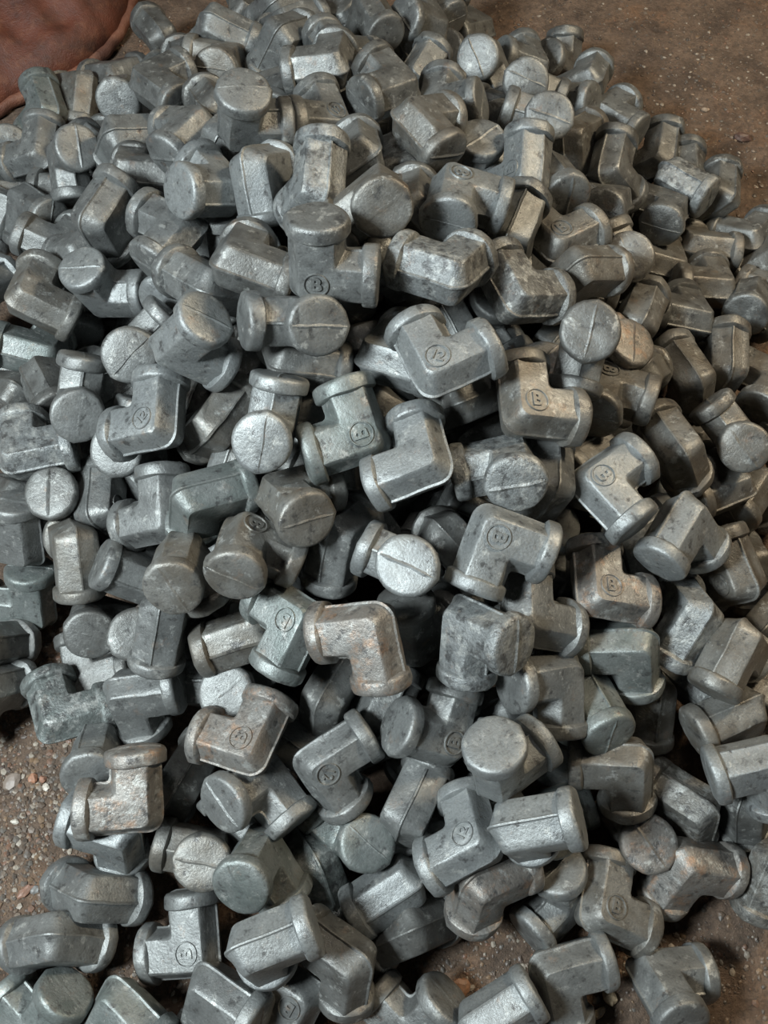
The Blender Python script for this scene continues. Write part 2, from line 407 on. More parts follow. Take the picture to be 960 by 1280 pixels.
# ------------------------------------------------------------ where everything lies (metres, quaternions)
FITTINGS = [
(-0.4013,0.8844,0.1377,-0.27,0.831,-0.096,0.476,'n','-','n','grey elbow fitting between the left-turned pale cap and the warm pale disc'),
(-0.4761,1.0494,0.0602,0.546,-0.15,-0.356,0.743,'g','-','n','greenish grey elbow fitting between the warm pale disc and the left-turned pale cap'),
(-0.4582,0.9309,0.0955,0.713,-0.095,-0.206,0.663,'n','-','n','grey elbow below left of the warm pale disc, left of the mushroom-like cap'),
(-0.5422,1.0094,0.0309,-0.238,0.042,0.398,0.885,'n','-','n','half-buried grey elbow fitting between the left-turned pale cap and the warm pale disc'),
(-0.5184,0.9039,0.0506,-0.128,-0.542,-0.772,0.306,'d','-','n','barely visible dark grey elbow fitting between the left-turned pale cap and the hanging grooved disc'),
(-0.505,0.8626,0.0702,0.117,-0.537,0.811,0.201,'n','-','n','half-buried grey elbow fitting between the hanging grooved disc and the left-turned pale cap'),
(-0.4615,0.8516,0.0904,-0.399,-0.439,-0.088,0.8,'n','-','n','grey elbow above the hanging grooved disc, above left of the cracked-seam cap'),
(-0.412,0.8822,0.0779,0.742,-0.234,0.243,0.579,'d','-','n','half-buried dark grey elbow fitting between the left-turned pale cap and the warm pale disc'),
(-0.3986,0.757,0.1146,-0.148,0.138,0.97,-0.134,'n','-','n','grey elbow fitting between the left-turned pale cap and the hanging grooved disc'),
(-0.3122,0.6962,0.2378,-0.714,-0.187,-0.663,0.122,'n','-','n','elbow fitting, flash ridge along its left edge and a broad pale collar on top'),
(-0.437,1.1015,0.0543,0.134,-0.272,-0.216,0.928,'w','-','n','olive grey elbow fitting between the warm pale disc and the left-turned pale cap'),
(-0.3166,0.8606,0.1925,0.367,0.377,0.75,-0.402,'n','-','n','grey elbow fitting further above left of the left-turned pale cap'),
(-0.3434,0.9858,0.1455,0.282,0.808,-0.074,-0.513,'n','-','n','grey elbow fitting showing its end further below left of the warm pale disc'),
(-0.2826,0.9313,0.2083,0.059,0.92,0.383,-0.057,'d','-','n','dark grey elbow fitting, large shaded block with a lit flat top and dark blunt end'),
(-0.3942,1.1237,0.0515,0.148,0.289,0.913,-0.246,'d','-','n','dark grey elbow fitting further left of the warm pale disc'),
(-0.2923,1.0661,0.085,0.156,-0.415,-0.826,0.348,'d','-','n','barely visible dark grey elbow fitting further left of the warm pale disc'),
(-0.3243,1.1773,0.077,-0.277,0.401,0.644,-0.589,'d','-','n','dark grey elbow fitting further above left of the warm pale disc'),
(-0.3602,0.9015,0.1214,-0.814,0.189,-0.436,-0.335,'n','-','n','half-buried grey elbow below left of the warm pale disc, left of the mushroom-like cap'),
(-0.2908,0.7818,0.2129,-0.962,0.258,-0.075,-0.046,'d','-','n','dark grey elbow fitting further left of the left-turned pale cap'),
(-0.2125,0.6621,0.2587,-0.278,0.033,-0.017,-0.96,'n','-','n','grey elbow fitting further below left of the left-turned pale cap'),
(-0.2182,1.0623,0.1842,-0.244,-0.505,-0.613,0.556,'n','-','n','grey elbow fitting, long piece with a lit stripe of flat face and shaded side'),
(-0.2029,1.0177,0.1689,0.086,0.041,0.251,0.963,'w','-','n','olive grey elbow fitting, warm pale disc end with a groove across'),
(-0.1501,0.7621,0.304,0.626,-0.456,-0.457,-0.438,'n','-','n','grey elbow fitting, pale round disc end tipped up like a mushroom cap'),
(-0.061,0.8216,0.2483,0.211,0.176,-0.961,-0.011,'n','2','n','grey elbow fitting, embossed flat face standing upright under a round collar'),
(-0.1201,0.9345,0.2014,-0.117,0.218,-0.097,-0.964,'d','-','n','half-buried dark grey elbow fitting showing its end just above right of the mushroom-like cap'),
(-0.0623,0.9064,0.2547,0.72,-0.158,0.044,0.674,'n','-','n','grey elbow fitting further left of the big dark cap'),
(-0.1293,1.0137,0.2063,-0.491,-0.101,-0.804,0.322,'n','-','n','grey elbow fitting further right of the warm pale disc'),
(-0.0559,0.9779,0.2086,0.949,-0.073,0.199,0.231,'n','-','n','grey elbow fitting further above left of the big dark cap'),
(-0.2003,1.1948,0.1018,0.151,-0.656,-0.689,0.266,'d','-','n','half-buried dark grey elbow fitting just above right of the warm pale disc'),
(-0.1454,1.1475,0.1527,0.386,0.301,0.842,-0.226,'n','-','n','half-buried grey elbow fitting further above the mushroom-like cap'),
(-0.1261,1.0845,0.1688,-0.293,-0.336,-0.864,0.236,'n','-','n','half-buried grey elbow fitting further above right of the warm pale disc'),
(-0.1927,0.8476,0.2459,-0.911,0.251,-0.304,-0.116,'d','-','n','dark grey elbow fitting just below the warm pale disc'),
(-0.1736,0.7772,0.27,0.693,-0.531,-0.247,0.421,'n','-','n','half-buried grey elbow fitting just below left of the mushroom-like cap'),
(-0.27,1.0458,0.1376,-0.182,0.608,0.607,-0.479,'d','-','n','half-buried dark grey elbow fitting just left of the warm pale disc'),
(-0.2108,0.8094,0.2527,-0.262,0.2,-0.102,-0.939,'n','-','n','grey elbow fitting just above left of the left-turned pale cap'),
(-0.1675,0.6911,0.2845,0.432,0.116,0.255,0.857,'c','-','n','pale grey elbow fitting, pale cap turned to the left with a dark lower edge'),
(-0.1308,0.6937,0.3093,0.291,-0.774,-0.274,0.491,'c','-','n','pale grey elbow fitting, dark recessed face framed by pale edges and a wide bottom collar'),
(-0.0632,0.6439,0.3372,-0.662,0.299,0.415,-0.548,'c','-','s','pale grey elbow fitting, pale flaking scale over its upright back'),
(-0.0527,1.1279,0.1427,-0.873,0.155,0.152,-0.437,'d','-','n','half-buried dark grey elbow fitting further above left of the big dark cap'),
(-0.0187,1.0977,0.1788,-0.181,-0.566,-0.101,0.798,'d','-','n','dark grey elbow fitting showing its end further above the big dark cap'),
(0.0626,1.1121,0.1452,0.32,0.23,-0.919,0.014,'n','-','n','grey elbow fitting showing its end further above left of the oval scarred cap'),
(0.0675,1.2083,0.1128,-0.883,0.037,0.007,0.467,'n','-','n','half-buried grey elbow fitting just above left of the oval scarred cap'),
(0.0449,1.0212,0.1426,-0.253,0.807,0.522,-0.113,'n','-','n','grey elbow fitting just left of the oval scarred cap'),
(0.0148,0.8743,0.2515,0.115,0.319,-0.941,0.002,'d','-','n','elbow fitting, big dark rounded cap with a flash seam turned down to the left'),
(0.0632,0.8659,0.2283,0.975,-0.006,-0.208,-0.077,'n','-','n','grey elbow fitting just below left of the oval scarred cap'),
(0.0333,0.7698,0.301,-0.876,0.169,-0.128,0.433,'w','-','n','olive grey elbow fitting, broad cream worn top face with a flash line along its left'),
(0.1356,1.0404,0.1527,0.345,-0.468,0.147,-0.8,'n','-','n','grey elbow fitting, oval scarred cap standing at the edge of the bare dirt'),
(0.0996,0.779,0.2204,0.697,-0.283,-0.608,-0.254,'n','-','n','grey elbow fitting just right of the cream worn top'),
(0.069,0.6551,0.3226,-0.629,0.159,0.011,0.761,'c','B','n','pale grey elbow fitting, embossed mark on its pale top and a half-dark cap below'),
(0.0133,0.7715,0.2508,-0.005,0.751,-0.629,0.202,'d','-','s','dark grey elbow fitting, dark broken-looking flakes of scale'),
(-0.0245,0.7181,0.3052,-0.581,0.336,0.045,-0.74,'n','-','n','grey elbow fitting further below the big dark cap'),
(-0.0032,0.6235,0.3536,0.109,0.306,-0.266,-0.908,'w','-','n','olive grey elbow fitting, dark disc end with a diagonal ridge and brownish rim'),
(0.0288,0.6481,0.3054,0.905,-0.171,0.378,-0.097,'d','-','n','dark grey elbow fitting further below the cream worn top'),
(0.2628,1.1387,0.0523,0.557,0.458,0.132,0.68,'d','-','n','dark grey elbow fitting, blackened and set apart at the edge of the bare dirt'),
(0.2794,1.0489,0.1093,-0.292,-0.103,-0.93,0.198,'n','-','n','grey elbow fitting just below right of the blackened fitting'),
(0.1779,0.9761,0.1708,0.564,-0.376,-0.137,-0.722,'n','-','n','grey elbow fitting showing its end just below left of the blackened fitting'),
(0.2026,1.0749,0.1104,0.618,0.105,0.225,0.745,'n','-','n','grey elbow fitting just left of the blackened fitting'),
(0.1609,0.9338,0.1556,-0.237,-0.49,0.827,-0.141,'d','-','n','half-buried dark grey elbow fitting showing its end just below the oval scarred cap'),
(0.1911,0.8626,0.213,0.389,0.553,-0.706,0.21,'n','-','n','grey elbow fitting showing its end further below left of the blackened fitting'),
(0.2287,0.9941,0.1237,0.741,-0.588,-0.024,-0.323,'n','-','n','grey elbow fitting further right of the oval scarred cap'),
(0.2957,0.9846,0.1111,0.069,0.905,0.407,-0.102,'n','-','n','grey elbow fitting, greenish flat face and short open crook beside bare dirt'),
(0.2772,0.8428,0.1554,-0.372,0.701,0.571,-0.211,'d','-','n','dark grey elbow fitting further left of the chipped pale strip'),
(0.1526,0.7307,0.2634,-0.699,0.23,0.402,-0.545,'c','B','n','elbow fitting, bright upright piece with a round embossed mark and a wide top collar'),
(0.2342,0.8912,0.1603,-0.764,-0.027,-0.531,0.365,'w','-','n','olive grey elbow fitting further below the blackened fitting'),
(0.186,0.7659,0.2313,-0.191,-0.663,0.026,0.724,'n','-','n','grey elbow fitting showing its end further above left of the warm split disc'),
(0.1854,0.6618,0.2374,0.952,-0.05,0.047,0.297,'w','B','n','elbow fitting, square lit face with a worn embossed mark and a collar at its right'),
(0.2789,0.7999,0.1461,-0.233,0.028,-0.31,-0.921,'d','-','n','dark grey elbow fitting, dark olive disc end with a brownish rim'),
(0.1305,0.6439,0.274,-0.593,0.581,0.413,-0.373,'n','-','n','grey elbow fitting further above right of the crackled pale body'),
(0.376,0.9479,0.0709,-0.722,0.283,0.323,-0.543,'d','-','n','dark grey elbow fitting just above left of the chipped pale strip'),
(0.4135,0.9253,0.0596,0.918,0.024,0.394,-0.033,'d','-','n','dark grey elbow fitting just above the chipped pale strip'),
(0.3788,0.8877,0.0976,-0.704,0.61,-0.217,0.293,'c','-','s','pale grey elbow fitting, pale chipped strip of scale along its top'),
(0.4501,0.8863,0.0677,-0.47,-0.063,-0.875,0.098,'d','-','n','dark grey elbow fitting just right of the chipped pale strip'),
(0.4875,0.8333,0.0435,-0.145,-0.331,-0.918,0.163,'d','-','n','dark grey elbow fitting further below right of the chipped pale strip'),
(0.3695,0.8398,0.0914,0.153,0.512,-0.833,0.144,'d','-','n','dark grey elbow fitting, dark downturned cap with a thin seam line'),
(0.3383,0.8771,0.0492,-0.925,0.162,-0.299,0.17,'w','-','n','barely visible olive grey elbow fitting just above the warm split disc'),
(0.2802,0.6849,0.1699,-0.559,-0.261,0.787,-0.015,'w','-','n','olive grey elbow fitting, warm grey disc end split by a curved groove'),
(0.1992,0.602,0.2672,-0.678,0.649,-0.041,-0.342,'w','-','n','olive grey elbow fitting just below left of the warm split disc'),
(0.3665,0.7689,0.0651,-0.125,0.041,0.975,-0.177,'w','-','n','olive grey elbow fitting just right of the warm split disc'),
(0.4103,0.8081,0.0559,-0.952,0.3,-0.034,0.046,'w','-','n','olive grey elbow fitting, lying level with a polished warm highlight'),
(0.4173,0.7276,0.0775,-0.048,-0.001,0.982,-0.18,'w','-','n','olive grey elbow fitting, smooth square heel with its dark collar turned up and left'),
(0.3628,0.6492,0.1195,-0.683,0.064,-0.242,-0.686,'d','-','n','dark grey elbow fitting, dark end face with one upright scored line'),
(0.2787,0.6034,0.179,0.616,-0.56,-0.255,0.491,'w','-','n','olive grey elbow fitting just left of the scored dark end face'),
(0.5128,0.7875,0.0651,0.704,-0.485,-0.167,0.491,'w','-','n','half-buried olive grey elbow fitting further above right of the scored dark end face'),
(0.4585,0.7152,0.0751,0.143,0.898,-0.263,-0.323,'d','-','n','dark grey elbow fitting showing its end further right of the scored dark end face'),
(0.5047,0.7305,0.0588,0.053,0.314,0.911,-0.262,'w','-','n','half-buried olive grey elbow fitting further below right of the chipped pale strip'),
(0.3873,0.6755,0.0681,-0.304,0.573,-0.595,0.474,'d','-','n','barely visible dark grey elbow fitting just below the scored dark end face'),
(-0.3496,0.7062,0.1664,-0.836,0.29,0.084,-0.459,'n','-','n','grey elbow above left of the cracked-seam cap, above left of the clean pale upright L'),
(-0.3119,0.6431,0.1768,0.666,0.734,-0.131,0.028,'c','-','n','pale grey elbow fitting, pale round disc end above a shadowed arm'),
(-0.3979,0.6388,0.1747,0.951,-0.091,0.286,-0.069,'w','-','n','olive grey elbow fitting, brownish grey open crook with collar at lower right'),
(-0.4918,0.7048,0.1077,0.529,-0.053,0.787,-0.314,'c','-','n','half-buried pale grey elbow fitting between the hanging grooved disc and the clean pale upright L'),
(-0.3993,0.6034,0.114,-0.153,0.027,0.944,-0.29,'g','-','n','greenish grey elbow fitting, greenish facet cut off by the left edge'),
(-0.3257,0.501,0.1734,0.221,0.748,0.358,0.513,'n','-','n','grey elbow fitting, grooved disc end hanging below its own faceted collar'),
(-0.2573,0.5391,0.2189,-0.76,0.04,0.484,0.433,'n','-','n','grey elbow fitting, disc end with a deep slanted groove'),
(-0.2169,0.4335,0.2486,0.233,0.016,0.97,0.062,'c','2','n','pale grey elbow fitting, clean pale face, upright, forming an L with embossed figures'),
(-0.271,0.4645,0.1455,0.396,0.68,0.292,0.543,'n','-','n','grey elbow fitting showing its end just below left of the clean pale upright L'),
(-0.3027,0.5456,0.1099,0.735,-0.181,-0.483,-0.44,'d','-','n','half-buried dark grey elbow fitting showing its end just right of the hanging grooved disc'),
(-0.4262,0.5555,0.1066,-0.613,0.525,-0.54,-0.239,'d','-','n','dark grey elbow fitting further left of the hanging grooved disc'),
(-0.3882,0.5634,0.1245,0.156,0.898,0.225,-0.345,'d','-','n','dark grey elbow fitting just left of the hanging grooved disc'),
(-0.2213,0.6462,0.1945,0.057,0.677,-0.281,-0.678,'c','-','n','half-buried pale grey elbow fitting showing its end further above left of the cracked-seam cap'),
(-0.1935,0.4964,0.2934,-0.676,-0.655,-0.223,0.255,'c','-','n','elbow fitting, cap tipped up to the right with a cracked flash seam down its side'),
(-0.059,0.5272,0.3592,0.826,0.562,-0.002,-0.029,'n','B','n','elbow fitting, upright with a flat pale cap on top and a shaded embossed mark'),
(-0.1383,0.5716,0.3165,-0.96,0.22,-0.149,0.086,'d','-','n','dark grey elbow fitting further above left of the double-ended fitting'),
(-0.1728,0.565,0.2893,0.851,-0.284,0.305,0.32,'n','-','n','grey elbow fitting further above the cracked-seam cap'),
(-0.0763,0.5037,0.3199,0.358,0.748,-0.51,0.226,'n','-','n','grey elbow fitting, double-ended look: oval cap at left and seamed disc at right'),
(-0.0878,0.4849,0.2789,0.941,-0.299,0.138,0.083,'d','-','n','dark grey elbow fitting just below right of the double-ended fitting'),
(-0.1315,0.5345,0.2085,0.523,-0.466,-0.034,0.713,'d','-','n','half-buried dark grey elbow fitting just right of the cracked-seam cap'),
(-0.1669,0.4473,0.2237,0.478,0.2,0.842,-0.151,'w','-','n','olive grey elbow fitting, slanted dark body with one bright long edge'),
(-0.105,0.4125,0.2732,-0.345,-0.694,-0.263,-0.574,'c','-','n','pale grey elbow fitting, upright collar with a ridged disc end in front of it'),
(-0.0062,0.5895,0.3045,0.119,-0.581,-0.651,0.474,'n','-','n','grey elbow fitting just left of the crackled pale body'),
(0.0587,0.5343,0.3474,0.833,-0.169,0.167,0.499,'c','-','s','pale grey elbow fitting, large pale crackled body with a thick collar at left'),
(0.0473,0.4405,0.3362,0.031,0.541,0.839,0.039,'c','2','n','pale grey elbow fitting, clean tilted square heel with embossed figure twelve'),
(-0.0003,0.4884,0.2842,-0.953,0.194,0.046,0.228,'c','-','n','pale grey elbow fitting further left of the tilted heel stamped twelve'),
(-0.0186,0.5396,0.2345,-0.303,-0.522,-0.765,0.223,'d','-','n','half-buried dark grey elbow fitting further right of the double-ended fitting'),
(0.0218,0.5984,0.2209,-0.01,-0.641,-0.672,0.371,'d','-','n','barely visible dark grey elbow fitting further below left of the crackled pale body'),
(0.0368,0.373,0.2862,0.196,-0.099,0.975,-0.015,'c','-','n','pale grey elbow fitting, pale dimpled L with long ridge down its middle'),
(0.0919,0.4491,0.2061,-0.564,-0.337,-0.683,0.321,'d','-','n','dark grey elbow fitting further below left of the crisp olive B'),
(0.077,0.4556,0.261,-0.805,0.51,0.034,-0.302,'d','-','n','dark grey elbow fitting just below right of the tilted heel stamped twelve'),
(-0.0109,0.4777,0.2101,0.047,0.652,0.597,-0.465,'d','-','n','half-buried dark grey elbow fitting further below left of the tilted heel stamped twelve'),
(-0.021,0.4036,0.2821,-0.562,-0.14,0.141,-0.803,'g','B','n','greenish grey elbow fitting, pale mottled open L with a stamped ring near its heel'),
(0.1291,0.5487,0.2951,0.15,-0.525,-0.816,0.189,'d','-','s','dark grey elbow fitting, scaly dark crook with glinting pitted face'),
(0.192,0.5087,0.284,0.29,0.555,-0.44,-0.644,'d','-','n','dark grey elbow fitting, broad scratched cap with a bright upper left rim'),
(0.1985,0.635,0.2056,-0.398,-0.541,-0.535,0.514,'w','-','n','barely visible olive grey elbow fitting just above right of the broad scratched cap'),
(0.2336,0.5413,0.1858,-0.824,0.05,0.563,0.052,'r','-','n','rust-tinted elbow fitting, brown collar wedged behind the broad scratched cap'),
(0.2748,0.5368,0.1754,0.494,-0.002,0.741,-0.455,'w','-','n','olive grey elbow fitting further below left of the scored dark end face'),
(0.1291,0.4241,0.2917,0.987,0.007,0.159,0.029,'w','B','n','olive grey elbow fitting, crisp raised B in a ring on an olive L face'),
(0.2242,0.502,0.2103,0.555,-0.148,-0.111,-0.811,'w','B','n','olive grey elbow fitting, stamped ring on top, dark cap turned down and left'),
(0.1601,0.5042,0.1914,-0.634,0.273,0.687,0.228,'r','-','n','half-buried rust-tinted elbow fitting showing its end just left of the broad scratched cap'),
(0.3448,0.5562,0.1387,-0.32,0.471,0.626,-0.533,'w','-','n','olive grey elbow fitting, faceted body with a long ridge between dark and lit sides'),
(0.3978,0.5899,0.1111,-0.549,0.525,0.469,-0.451,'w','-','n','olive grey elbow fitting just below right of the scored dark end face'),
(0.4718,0.5904,0.0763,0.327,-0.093,0.092,0.936,'w','-','n','olive grey elbow fitting further above the chipped cream-topped fitting'),
(0.3687,0.5189,0.0676,-0.204,-0.392,-0.881,0.166,'w','-','n','barely visible olive grey elbow fitting just above left of the chipped cream-topped fitting'),
(0.3889,0.483,0.1281,-0.281,-0.335,-0.358,-0.825,'w','-','n','olive grey elbow fitting, oval end face with an upright groove'),
(0.4607,0.5179,0.0655,-0.811,0.362,-0.413,0.201,'w','-','n','barely visible olive grey elbow fitting further above right of the chipped cream-topped fitting'),
(0.3029,0.441,0.1841,-0.812,0.203,-0.544,-0.057,'w','-','n','olive grey elbow fitting, collar with one squared bright facet, long lit flank below'),
(0.3823,0.4417,0.0983,0.518,-0.103,0.151,0.836,'w','-','n','olive grey elbow fitting, cream worn flat top with a dark chip in it'),
(0.2912,0.3554,0.2021,-0.441,0.171,-0.378,0.796,'c','-','n','pale grey elbow fitting, mirror-bright facets above a bluish downturned cap'),
(0.4296,0.4628,0.0575,0.403,-0.194,0.296,-0.844,'w','-','n','olive grey elbow fitting just below right of the chipped cream-topped fitting'),
(-0.3793,0.4488,0.1596,-0.076,-0.608,-0.786,0.085,'c','-','s','pale grey elbow fitting, pitted pale face with collar at right, near the left edge'),
(-0.3459,0.4192,0.1038,0.696,0.089,-0.709,-0.066,'d','-','n','dark grey elbow fitting showing its end further below the hanging grooved disc'),
(-0.301,0.3988,0.1301,0.368,-0.565,-0.576,0.462,'n','2','n','grey elbow fitting further below left of the clean pale upright L'),
(-0.2197,0.3675,0.1762,0.673,-0.088,-0.268,0.683,'n','-','n','grey elbow fitting further below the clean pale upright L'),
(-0.3916,0.3741,0.0971,0.076,0.088,0.879,0.463,'n','-','n','grey elbow fitting further above the green-grey overhanging fitting'),
(-0.3955,0.3253,0.0247,-0.661,-0.334,0.318,-0.593,'g','-','n','greenish grey elbow fitting, green-grey body hanging over the dirt with a half-round lip on top'),
(-0.3163,0.3512,0.1436,0.55,-0.457,0.678,-0.17,'w','-','n','olive grey elbow fitting, upright with a pinkish collar at its foot'),
(-0.2422,0.3196,0.1268,-0.312,-0.019,0.89,-0.331,'n','-','n','grey elbow fitting, rough lit flank and thick collar at left'),
(-0.1899,0.3117,0.2133,0.459,-0.557,0.155,-0.674,'w','-','n','olive grey elbow fitting, half-moon cap face with a seam'),
(-0.3138,0.3014,0.0653,-0.624,0.475,0.145,0.603,'d','-','n','dark grey elbow fitting, dark smooth oval cap in deep shade'),
(-0.2105,0.2672,0.1745,0.316,-0.657,-0.156,0.667,'n','-','n','grey elbow fitting further above right of the crusted fitting by gravel'),
(-0.2595,0.2761,0.0844,0.755,-0.2,-0.53,-0.329,'d','-','n','dark grey elbow fitting showing its end further above right of the crusted fitting by gravel'),
(-0.4112,0.4308,0.0822,0.801,-0.478,0.281,0.226,'d','-','n','half-buried dark grey elbow fitting further above the green-grey overhanging fitting'),
(-0.1747,0.3594,0.2432,-0.655,0.717,0.064,-0.229,'g','-','n','greenish grey elbow fitting, rounded heel with a pale ridge line running over it'),
(-0.0935,0.3595,0.2442,0.325,0.91,0.247,-0.068,'w','-','n','olive grey elbow fitting, cap facing lower right with a seam, flash along its left side'),
(-0.1273,0.3228,0.233,-0.597,0.319,0.012,0.736,'w','B','n','olive grey elbow fitting, pinkish rim below and a round stamp on its right face'),
(-0.079,0.2561,0.1946,0.278,-0.213,-0.167,0.922,'g','B','n','elbow fitting, open to the left with two collars and a stamp at its heel'),
(-0.1311,0.2545,0.1526,-0.572,0.365,-0.198,-0.707,'w','-','n','olive grey elbow fitting, brownish collar facing left'),
(-0.2126,0.266,0.0666,0.481,0.178,0.779,-0.36,'d','-','n','barely visible dark grey elbow fitting further left of the two-collared stamped fitting'),
(-0.1671,0.3112,0.1003,0.015,0.5,0.574,-0.648,'d','-','n','barely visible dark grey elbow fitting between the two-collared stamped fitting and the cream-rimmed V'),
(-0.0454,0.3334,0.2125,-0.407,0.735,0.172,-0.514,'n','-','n','grey elbow fitting just left of the combed disc end'),
(-0.0495,0.4011,0.1933,-0.716,0.312,-0.412,-0.47,'d','-','n','half-buried dark grey elbow fitting further above left of the combed disc end'),
(0.0289,0.2924,0.2353,0.481,0.42,-0.7,0.32,'c','-','n','pale grey elbow fitting, pale disc end with combed scratches and a second collar behind'),
(0.0969,0.3127,0.2694,0.562,0.114,0.206,-0.793,'c','B','n','pale grey elbow fitting, sharp raised B and two thick collars, open to the lower right'),
(0.0612,0.3375,0.2016,0.09,0.666,0.428,-0.604,'d','-','n','dark grey elbow fitting just above right of the combed disc end'),
(0.0275,0.2469,0.1588,0.83,0.431,0.27,0.227,'d','-','n','dark grey elbow fitting further right of the orange-rusted L'),
(-0.0115,0.2338,0.2441,-0.041,-0.225,-0.284,0.931,'r','-','n','rust-tinted elbow fitting, orange rust stains, an L in the middle of the pile'),
(0.0786,0.2452,0.2172,-0.307,0.853,-0.173,0.386,'c','-','s','pale grey elbow fitting, black scabs on pale metal and a tilted cap at right'),
(0.117,0.3897,0.2582,0.03,0.108,-0.354,-0.929,'c','-','s','pale grey elbow fitting, rough broken-looking cap face in a dark hollow'),
(0.1538,0.3733,0.2436,-0.585,0.041,-0.801,0.122,'n','-','n','grey elbow fitting further left of the silvery ringed B'),
(0.2171,0.4382,0.1801,-0.099,0.696,-0.43,-0.567,'w','-','n','olive grey elbow fitting showing its end just above left of the silvery ringed B'),
(0.2023,0.3771,0.2355,-0.891,-0.006,0.006,0.455,'c','B','n','pale grey elbow fitting, silvery and bright with a ringed B, open to the right'),
(0.2037,0.2845,0.1894,-0.984,0.032,-0.176,0.017,'r','B','n','rust-tinted elbow fitting, brown-tinted L with a ringed B and coppery collars'),
(0.1317,0.2531,0.2079,-0.218,0.677,0.676,-0.193,'n','-','n','grey elbow fitting further below left of the brown ringed B'),
(0.2401,0.2414,0.1575,-0.04,-0.128,-0.501,0.855,'g','-','n','greenish grey elbow fitting, greenish crook between two thick collars'),
(0.3058,0.2748,0.1532,-0.49,0.222,-0.785,0.306,'c','-','s','pale grey elbow fitting, silver-scaled slab with a raised rim edge'),
(0.3633,0.3206,0.1302,-0.506,0.277,0.558,-0.597,'w','B','n','olive grey elbow fitting, stamped ring on its olive face near the right edge'),
(0.3434,0.2477,0.15,-0.234,0.83,-0.162,-0.479,'w','-','n','olive grey elbow fitting, pale chip on its shoulder and a dark cap pointing down'),
(0.4076,0.2881,0.0731,-0.668,-0.253,-0.638,0.286,'w','-','n','half-buried olive grey elbow fitting further right of the silver-scaled slab'),
(0.3538,0.1905,0.1079,0.364,-0.678,0.407,0.491,'w','-','n','olive grey elbow fitting, whitish worn patch on its back, cap in shade at left'),
(0.4006,0.1998,0.0511,-0.663,0.095,0.727,-0.151,'r','-','n','half-buried rust-tinted elbow fitting showing its end further below right of the silver-scaled slab'),
(0.4054,0.3638,0.0604,-0.155,0.736,0.326,-0.572,'w','-','n','half-buried olive grey elbow fitting further below right of the mirror-bright fitting'),
(-0.3371,0.1906,0.0627,-0.962,0.137,-0.137,-0.192,'g','-','s','greenish grey elbow fitting, crusted flaking face leaning over the gravel'),
(-0.3247,0.2406,0.0247,0.015,-0.614,-0.783,-0.096,'d','-','n','dark grey elbow fitting just above right of the crusted fitting by gravel'),
(-0.4155,0.2194,0.0654,0.454,-0.104,0.7,-0.542,'n','-','n','grey elbow fitting just left of the crusted fitting by gravel'),
(-0.4225,0.268,0.0673,0.541,-0.602,0.222,0.543,'d','-','n','dark grey elbow fitting just below the green-grey overhanging fitting'),
(-0.2575,0.2109,0.0922,-0.474,0.875,0.084,0.048,'n','-','n','grey elbow fitting, wedge of lit flat top over a dark side, collar at right'),
(-0.2323,0.0989,0.118,0.028,0.028,-0.982,-0.184,'r','-','s','rust-tinted elbow fitting, whitish crust and cream rims, a bold L near the gravel'),
(-0.2939,0.163,0.0606,0.379,0.771,-0.148,-0.491,'n','-','n','grey elbow fitting showing its end just above left of the whitish crusted L'),
(-0.2587,0.0798,0.0771,-0.441,0.508,-0.656,-0.343,'c','-','n','pale grey elbow fitting just below the whitish crusted L'),
(-0.2824,0.0222,0.0598,0.174,0.342,0.685,-0.62,'n','-','n','elbow fitting, pale front facet and a long ridge along its foot, beside the gravel'),
(-0.3098,-0.0145,0.0643,0.24,0.169,0.637,-0.713,'n','-','n','elbow fitting, lying lengthwise with one ridge line from end to end, at lower left'),
(-0.3245,-0.0936,0.0276,0.111,0.336,0.899,0.257,'g','-','n','greenish grey elbow fitting, cut by the bottom left corner, two collars up'),
(-0.2458,-0.0723,0.0507,-0.247,0.912,-0.296,0.137,'g','-','n','greenish grey elbow fitting, pointed dark heel cut by the bottom edge'),
(-0.2029,0.1283,0.0664,0.555,-0.011,0.774,-0.303,'d','-','n','dark grey elbow fitting further right of the whitish crusted L'),
(-0.1488,0.2202,0.0865,0.649,-0.187,-0.603,-0.425,'n','-','n','grey elbow fitting showing its end just above the cream-rimmed V'),
(-0.1262,0.1478,0.1462,0.807,-0.163,-0.022,0.566,'r','B','n','rust-tinted elbow fitting, cream-rimmed V with a ringed mark in its middle'),
(-0.1184,0.125,0.1079,0.33,-0.33,-0.094,-0.879,'n','-','n','grey elbow fitting, oval cap facing lower left and a thin collar to the right'),
(-0.0574,0.2001,0.1194,-0.668,-0.052,-0.693,0.266,'d','-','n','dark grey elbow fitting further below left of the orange-rusted L'),
(-0.0582,0.1371,0.1292,-0.335,0.9,0.273,-0.045,'n','2','n','grey elbow fitting, smooth grey face with a small stamp and flash ridge on top'),
(0.055,0.1585,0.1339,0.749,0.298,0.096,0.585,'n','B','n','grey elbow fitting, ringed B at its foot and a cap with a bright scratch'),
(0.0219,0.0934,0.1077,-0.557,0.638,0.327,-0.419,'n','-','n','grey elbow fitting, faceted body with a pale ridge, collar at its upper right'),
(0.0835,0.0657,0.1326,0.281,-0.146,0.928,-0.195,'c','2','n','pale grey elbow fitting, stippled face with a ring stamp, open to the upper left'),
(0.1007,0.1206,0.1807,-0.784,-0.54,-0.2,-0.233,'c','-','n','pale grey elbow fitting, large chalky disc end with combed lines'),
(0.1184,0.0751,0.1715,-0.635,-0.524,-0.404,0.399,'c','-','n','pale grey elbow fitting, white frosted flank pointing left, round end at right'),
(0.1635,0.2098,0.1681,0.001,0.716,-0.622,-0.318,'n','-','n','grey elbow fitting, two bright worn collars, open to the lower left'),
